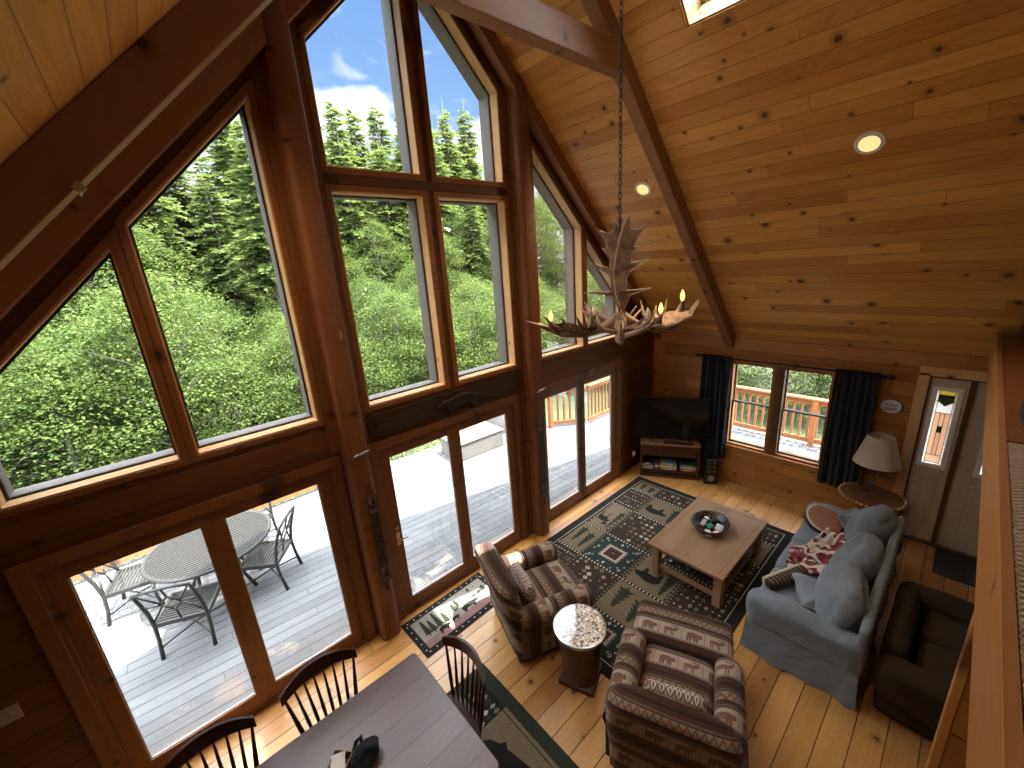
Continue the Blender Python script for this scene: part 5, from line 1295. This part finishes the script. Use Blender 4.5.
patio_chair((-1.99,3.02,DKZ), radians(-127), 'patio chair almost hidden behind the far side of the round table')

# ------------------------------------------------------------------ ground and trees
t = NT('meadow'); P = t.coord(); n1 = t.noise(P, .8, 4, .6)[0]; n2 = t.noise(P, 14, 4, .7)[0]
c = t.mix(t.ramp(t.m('ADD', t.m('MULTIPLY', n1, .6), t.m('MULTIPLY', n2, .5)), .35, .75), (.016,.024,.009), (.055,.066,.022))
M['meadow'] = t.out(t.bsdf(c, .95, t.bump(n2, .8, .05)))
def ground(u, v):
    x = -40+80*u; y = -20+80*v
    z = -.42 + .25*noise.noise(Vector((x*.12,y*.12,0)))
    if -6 < x < 8 and y < 6: z = min(z, -.38)
    if -4.9 < x < 4.7 and -9 < y < .5: z = -.6
    return (x, y, z + max(0,(y-26))*.10)
mb = MB(); mb.grid(100, 100, ground); o = mb.build('ground', M['meadow'], smooth=True); struct(o)

def leaf_mat(name, a, b, trans):
    t = NT(name); oi = t.n('ShaderNodeObjectInfo').outputs['Random']; P = t.coord()
    nz = t.noise(P, .9, 3, .6)[0]; n2 = t.n('ShaderNodeTexWhiteNoise', {'Vector': t.vm('SNAP', P, (.11,.11,.11))}, noise_dimensions='3D').outputs[0]
    f = t.m('ADD', t.m('MULTIPLY', oi, .35), t.m('ADD', t.m('MULTIPLY', nz, .5), t.m('MULTIPLY', n2, .35)))
    c = t.mix(t.ramp(f, .2, 1.0, False), a, b)
    d = t.bsdf(c, .55, None, **{'Specular IOR Level': .08}); tl = t.n('ShaderNodeBsdfTranslucent', {'Color': t.mix(.5, c, tuple(trans))}).outputs[0]
    return t.out(t.n('ShaderNodeMixShader', {0: .38, 1: d, 2: tl}).outputs[0])
M['leaf'] = leaf_mat('broad_leaf', (.025,.046,.013), (.105,.138,.036), (.120,.165,.030))
M['needle'] = leaf_mat('needle_leaf', (.042,.066,.022), (.145,.178,.056), (.155,.20,.044))
M['needle_dark'] = leaf_mat('dark_needle', (.028,.044,.018), (.095,.118,.042), (.10,.13,.034))
M['trunk'] = plain('tree_bark', (.075,.062,.052), .9, var=.4, scale=14, bump=.6)
def broad(name, H, R_, nclus, nleaf, seed, lsz=.085):
    rr = random.Random(seed); V = []; F = []
    stems = []
    for k in range(nclus):
        a = rr.random()*2*pi; h = (k+.5)/nclus; h = h**.85
        prof = sin(pi*min(1,.16+h*.84))**.55
        rad = R_*prof*(.45+.55*sqrt(rr.random())); c = Vector((rad*cos(a), rad*sin(a), H*(.06+.92*h)))
        stems.append(c); cr = .42+.35*rr.random()
        tilt = Matrix.Rotation(rr.uniform(-.35,.35)+.30,3,Vector((-sin(a),cos(a),0)))
        for j in range(nleaf):
            q = Vector((rr.gauss(0,.5),rr.gauss(0,.5),rr.gauss(0,.16)))*cr; p = c + tilt @ q
            d = Vector((rr.gauss(0,1)+cos(a)*.8,rr.gauss(0,1)+sin(a)*.8,rr.gauss(-.25,.45))).normalized(); n_ = Vector((rr.gauss(0,.45),rr.gauss(0,.45),1)); s_ = d.cross(n_).normalized()
            l = lsz*(.7+.7*rr.random()); w = l*.34; up = s_.cross(d)*l*.10
            b = len(V); V += [p, p+d*l*.5+s_*w-up, p+d*l, p+d*l*.5-s_*w-up]; F.append((b,b+1,b+2,b+3))
    mb = MB(); mb.add(V, F)
    tk = MB(); tk.tube([(0,0,-.6),(0,0,H*.3),(.08,.05,H*.6),(.05,.0,H*.9)],[.05+H*.008,.04+H*.006,.03,.008],7)
    for c in stems[::4]: tk.tube([(0,0,max(.1,c.z-.9)),(c.x*.5,c.y*.5,c.z-.4),c],[.022,.014,.004],5)
    return mb, tk
def conifer(H, R_, seed, nw, dens=1.0, bare=.12, lean=0.0):
    rr = random.Random(seed); V = []; F = []; tk = MB()
    tk.tube([(0,0,-.8),(0,0,H*.5),(lean*.3,0,H*.98)],[.018*H,.011*H,.006],8)
    for k in range(nw):
        h = bare+(1-bare)*k/nw; z = H*h; L0 = R_*(1-h)**.72*(.75+.4*rr.random())+.14
        for j in range(rr.randint(4,6)):
            a = rr.random()*2*pi; L = L0*(.65+.5*rr.random()); d = Vector((cos(a),sin(a),0)); s_ = Vector((-sin(a),cos(a),0))
            droop = .10+.22*(1-h); p0 = Vector((lean*.3*max(0,h-.5)*2,0,z))
            n = max(4,int(L*13*dens)); tip = None
            for i in range(n):
                f = (i+.6)/n; c = p0 + d*L*f + Vector((0,0,.28*L*f*(1-h*.4)-droop*L*f*f*2.0))
                for sd in (-1,1):
                    ln = (.16+.30*(1-f)*min(1,L))*(.7+.6*rr.random()); dd = (d*.75+s_*sd*(.9+.3*rr.random())+Vector((0,0,rr.gauss(-.12,.22)))).normalized(); nn = Vector((rr.gauss(0,.35),rr.gauss(0,.35),1)); w_ = dd.cross(nn).normalized()*ln*.20
                    b = len(V); V += [c, c+dd*ln*.55+w_, c+dd*ln, c+dd*ln*.55-w_]; F.append((b,b+1,b+2,b+3))
            if L > .5: tk.tube([p0, p0+d*L*.6+Vector((0,0,.10*L))],[.012+.006*L,.004],4,caps=False)
    b = len(V); V += [Vector((lean*.3,0,H*.97)),Vector((lean*.3+.04,0,H*1.0)),Vector((lean*.3,0,H*1.05)),Vector((lean*.3-.04,0,H*1.0))]; F.append((b,b+1,b+2,b+3))
    mb = MB(); mb.add(V, F); return mb, tk
def proto(name, mbs, lm, label, cat, group):
    e = empty(name, (0,0,0), 0, label, cat, group)
    mbs[0].build('foliage', M[lm], e); mbs[1].build('trunk', M['trunk'], e, smooth=True)
    return e
HIDDEN = [(-7.91, 7.1), (-9.32, 7.29), (-10.23, 10.27), (-8.39, 9.83), (-11.67, 12.02), (-9.87, 13.24), (9.2, 2.6), (12.2, 2.0), (15, 0), (15, 4), (12.5, -7), (11, -9), (-9.5, 13.4), (-11.5, 16), (-8.8, 15.4), (-15.01, 22.47), (-6.8, 14.6), (4.6, 18.4), (9.6, 18.2), (13.6, 19.2), (18.4, 20), (-7.6, 18.2), (-12.87, 22.79), (-10.3, 22.87), (-7.07, 21.58), (2.38, 22.88), (5.3, 22.15), (11.96, 22.99), (15.07, 22.43), (16.93, 22.53), (20.17, 22.78), (22.09, 23.13), (8.8, 21.2), (5.4, 20.6), (10.2, 17.2), (-5.6, 18.4), (3.2, 16.0), (11.6, 20.0)]   # spots that stand wholly behind others
def plant(pr, spots, used):
    for (x, y, s, lb, gp) in spots:
        if any(abs(x-a) < .006 and abs(y-b) < .006 for a, b in HIDDEN): continue
        o = pr if pr not in used else copy_tree(pr); used.append(pr)
        o.location = (x, y, -.45 + max(0,(y-26))*.10); o.scale = (s, s, s); rr = random.Random(int(x*91+y*13)); o.rotation_euler = (0,0,rr.random()*6.28)
        if lb: o['label'] = lb
        if gp: o['group'] = gp
        elif 'group' in o: del o['group']
used = []
GL = 'sunlit broadleaf saplings crowded beyond the deck'; GN = 'evergreens in the woods behind the saplings'
LS = 'bright green broadleaf sapling in the thicket beyond the deck'; LE = 'tall feathery evergreen in the woods behind the saplings'; LD = 'dark dense evergreen deep in the woods behind the saplings'
bA = proto('broadleaf_sapling', broad('a',4.6,1.55,125,125,1,.066), 'leaf', LS, 'tree', GL)
bB = proto('broadleaf_sapling', broad('b',3.6,1.7,115,125,2,.072), 'leaf', LS, 'tree', GL)
bC = proto('broadleaf_sapling', broad('c',5.6,1.6,135,120,3,.066), 'leaf', LS, 'tree', GL)
bD = proto('broadleaf_tree', broad('d',7.6,1.9,170,120,9,.075), 'leaf', 'taller leafy tree rising among the saplings', 'tree', 'taller leafy trees among the evergreens')
cD = proto('bare_trunk_tree', conifer(9.2,2.1,12,44,1.3,.46), 'needle', 'tree with a bare pale lower trunk seen through the tall middle window', 'tree', None)
plant(cD, [(1.2, 12.3, 1.0, 'tree with a bare pale lower trunk seen through the tall middle window', None)], [])
cA = proto('evergreen_tree', conifer(9.5,2.2,5,52,1.5), 'needle', LE, 'tree', GN)
cB = proto('evergreen_tree', conifer(11.5,2.3,6,58,1.4,.16,.8), 'needle', LE, 'tree', GN)
cC = proto('evergreen_tree', conifer(9.0,2.6,7,44,1.2,.10), 'needle_dark', LD, 'tree', GN)
rr = random.Random(77)
for i in range(16):
    x = -9.5+1.40*i+rr.uniform(-.3,.3)
    plant((bB,bA)[i%2], [(x, 7.3+rr.uniform(-.3,.6)+(.5 if -1.5<x<3.5 else 0), (.86 if x < -2 else .70)+rr.uniform(0,.16), LS, GL)], used)
for i in range(15):
    x = -10.5+1.75*i+rr.uniform(-.4,.4)
    plant((bA,bB,bC)[i%3], [(x, 9.8+rr.uniform(-.5,.5), (.98 if x < -2.5 else .74 if i%3 < 2 else .62)+rr.uniform(0,.12), LS, GL)], used)
for i in range(11):
    x = -12+2.7*i+rr.uniform(-.6,.6)
    plant((bA,bC)[i%2], [(x, 12.6+rr.uniform(-.7,.7), (1.12 if x < -3 else .82)+rr.uniform(0,.15), LS, GL)], used)
for i, (x, y, s, k) in enumerate([(-11.5,16,1.0,0),(-8.8,15.4,.98,1),(-6.8,14.6,1.05,0),(-5.0,15.4,1.0,1),(-3.4,15.0,1.12,0),(-1.7,15.8,1.02,1),(.1,14.4,.84,0),(1.5,17.2,1.05,1),(3.2,16.0,.98,0),(4.6,18.4,1.1,1),(6.2,17.0,.98,0),(7.8,19.0,1.08,1),(9.6,18.2,1.06,0),(11.6,20,1.1,1),(13.6,19.2,1.14,0),(16,20.2,1.12,1),(18.4,20,1.2,0),(-2.6,18.6,1.1,0),(-.6,19.4,1.12,1),(.8,18.8,1.0,0),(2.2,20.0,1.12,0),(5.4,20.6,1.14,1),(7.0,21.0,1.2,0),(8.8,21.2,1.16,0),(10.6,21.6,1.2,1),(-7.6,18.2,1.15,0),(-5.6,18.4,1.12,1),(12.6,16.5,1.0,0),(9.0,15.2,.86,1),(11.0,14.0,.8,0),(4.4,16.8,1.12,0),(6.6,18.2,1.16,0),(5.4,15.4,.98,1),(8.2,16.6,1.02,0),(10.2,17.2,1.1,0),(8.7,16.0,1.0,1),(10.6,16.4,1.06,1),(12.4,17.2,1.1,1),(14.6,18.4,1.16,1),(7.4,15.8,1.04,0),(9.6,16.8,1.2,0),(11.5,17.4,1.22,0),(16.4,18.2,1.15,0)]):
    plant((cA,cB)[k], [(x, y, s, LE, GN)], used)
for i, (x, y, s) in enumerate([(-9.5,13.4,.9),(-6.2,13.2,.92),(-4.2,13.8,.95),(-2.4,13.2,.84),(3.6,13.8,.78),(6.0,14.6,.86),(8.4,14.2,.9),(10.8,15.2,.95),(13.0,14.4,.9),(13.6,12.2,.98),(15.6,13.0,1.05),(17.6,13.6,1.05),(16.8,10.4,.95)]):
    plant(bD, [(x, y, s, 'taller leafy tree rising among the saplings', 'taller leafy trees among the evergreens')], used)
for i in range(17):
    x = -15+2.5*i+rr.uniform(-.6,.6); plant(cC, [(x, 22.0+rr.uniform(-1.2,1.2), 1.0+rr.uniform(0,.2), LD, GN)], used)
# trees seen past the right end of the house
GR2 = 'shrubby trees beyond the far deck railing'; LR = 'leafy green tree beyond the far deck railing'
for i, (x, y, s, k) in enumerate([(9.6,4.6,.9,0),(9.2,2.6,.75,1),(9.8,.9,.8,0),(9.4,-.8,.72,1),(10.0,-2.4,.8,0),(9.5,-4.0,.75,1),(12.2,2.0,1.1,2),(12.4,-1.0,1.15,2),(12.0,-4.0,1.1,2),(12.6,5.5,1.2,2),(7.9,5.6,.8,1),(15,0,1.4,2),(15,4,1.4,2),(15.5,8,1.3,2),(12.5,-7,1.2,2),(11,-9,1.2,0)]):
    plant((bA,bB,bC)[k], [(x, y, s, LR, GR2)], used)
# grass tufts with yellow flowers at the open deck corner
rr = random.Random(5); V = []; F = []; FM = []
for i in range(5200):
    x = rr.uniform(-1.5,4.6); y = rr.uniform(4.15,6.6)
    if y < 4.15+.0*x: continue
    h = rr.uniform(.10,.28); a = rr.random()*6.28; w = .010; b = len(V); z = -.45
    V += [(x-w*cos(a),y-w*sin(a),z),(x+w*cos(a),y+w*sin(a),z),(x+rr.gauss(0,.05),y+rr.gauss(0,.05),z+h)]; F.append((b,b+1,b+2)); FM.append(0)
    if i % 14 == 0:
        p = Vector(V[-1]); b = len(V); r_ = .016; V += [p+Vector((r_,0,.01)),p+Vector((0,r_,.01)),p+Vector((-r_,0,.01)),p+Vector((0,-r_,.01))]; F.append((b,b+1,b+2,b+3)); FM.append(1)
mb = MB(); mb.v = [tuple(q) for q in V]; mb.f = F; mb.m = FM
M['petal'] = plain('yellow_petal', (.55,.36,.04), .6)
tag(mb.build('meadow_grass', [M['leaf'], M['petal']]), 'tufts of grass with small yellow flowers at the deck edge', 'grass', kind='stuff')

# ------------------------------------------------------------------ sky with clouds, sun
w = NT('sky', world=True); t = w
D = t.coord('Generated'); s = t.sep(D); el = s[2]
blue = t.mix(t.ramp(el, .0, .75), (.18,.29,.45), (.058,.132,.34))
p2 = t.vm('MULTIPLY', D, (1,1,2.0))
n1 = t.noise(p2, 2.6, 7, .56, .15)[0]; n2 = t.noise(t.vm('ADD', p2, (3.1,1.7,.4)), 9, 5, .6)[0]
bank = t.m('SUBTRACT', 1.0, t.ramp(el, .26, .46))          # cloud bank low over the trees
cv = t.m('ADD', t.m('MULTIPLY', n1, 1.0), t.m('ADD', t.m('MULTIPLY', bank, .26), t.m('MULTIPLY', t.m('SUBTRACT', n2, .5), .20)))
cm = t.ramp(cv, .60, .70)
shade = t.mix(t.ramp(n2, .30, .62), (.37,.40,.45), (.56,.56,.56))
c = t.mix(cm, blue, shade)
wisp = t.ramp(t.noise(t.vm('MULTIPLY', D, (3,3,8)), 3, 6, .65, .6)[0], .56, .78)
c = t.mix(t.m('MULTIPLY', wisp, .55), c, (.47,.50,.53))
over = t.m('MAXIMUM', t.ramp(el, .50, .72), t.ramp(t.m('MULTIPLY', s[1], -1.0), -.15, .25))  # unseen sky overhead and behind, brightened to light the room
c = t.mix(t.m('MULTIPLY', over, t.ramp(t.noise(p2, 3.3, 5, .55)[0], .30, .55)), c, (8.0,8.3,8.8))
bg = t.n('ShaderNodeBackground', {0: c, 1: SKY_K})
t.n('ShaderNodeOutputWorld', {0: bg.outputs[0]})
bpy.context.scene.world = w.id
sd = bpy.data.lights.new('sun', 'SUN'); sd.energy = SUN_K; sd.angle = radians(.6); sd.color = (1.0,.95,.85)
so = bpy.data.objects.new('sun', sd); COL.objects.link(so)
so.rotation_euler = Vector((-.25,.285,-1)).to_track_quat('-Z','Y').to_euler(); so.location = (4,-6,14)

# ------------------------------------------------------------------ camera
cam = bpy.data.cameras.new('camera'); co = bpy.data.objects.new('camera', cam); COL.objects.link(co)
R = Matrix(((0.74323662,-0.66546418,-0.0689692),(-0.23738151,-0.16592538,-0.95714094),(0.62549927,0.72775421,-0.28129071)))
rt_, dn_, fw_ = R[0], R[1], R[2]
mw = Matrix((( rt_[0],-dn_[0],-fw_[0],-2.36190),(rt_[1],-dn_[1],-fw_[1],-3.78820),(rt_[2],-dn_[2],-fw_[2],3.80089),(0,0,0,1)))
co.matrix_world = mw
cam.sensor_fit = 'HORIZONTAL'; cam.sensor_width = 36; cam.lens = 406.31/1024*36; cam.clip_start = .02; cam.clip_end = 500
sc = bpy.context.scene; sc.camera = co
sc.view_settings.view_transform = 'Standard'; sc.view_settings.look = 'None'; sc.view_settings.gamma = 1; sc.view_settings.use_curve_mapping = False
sc.view_settings.exposure = EXPO
sc.cycles.max_bounces = 10; sc.cycles.diffuse_bounces = 5; sc.cycles.glossy_bounces = 4; sc.cycles.transparent_max_bounces = 16; sc.cycles.sample_clamp_indirect = 6
sc.cycles.use_denoising = True
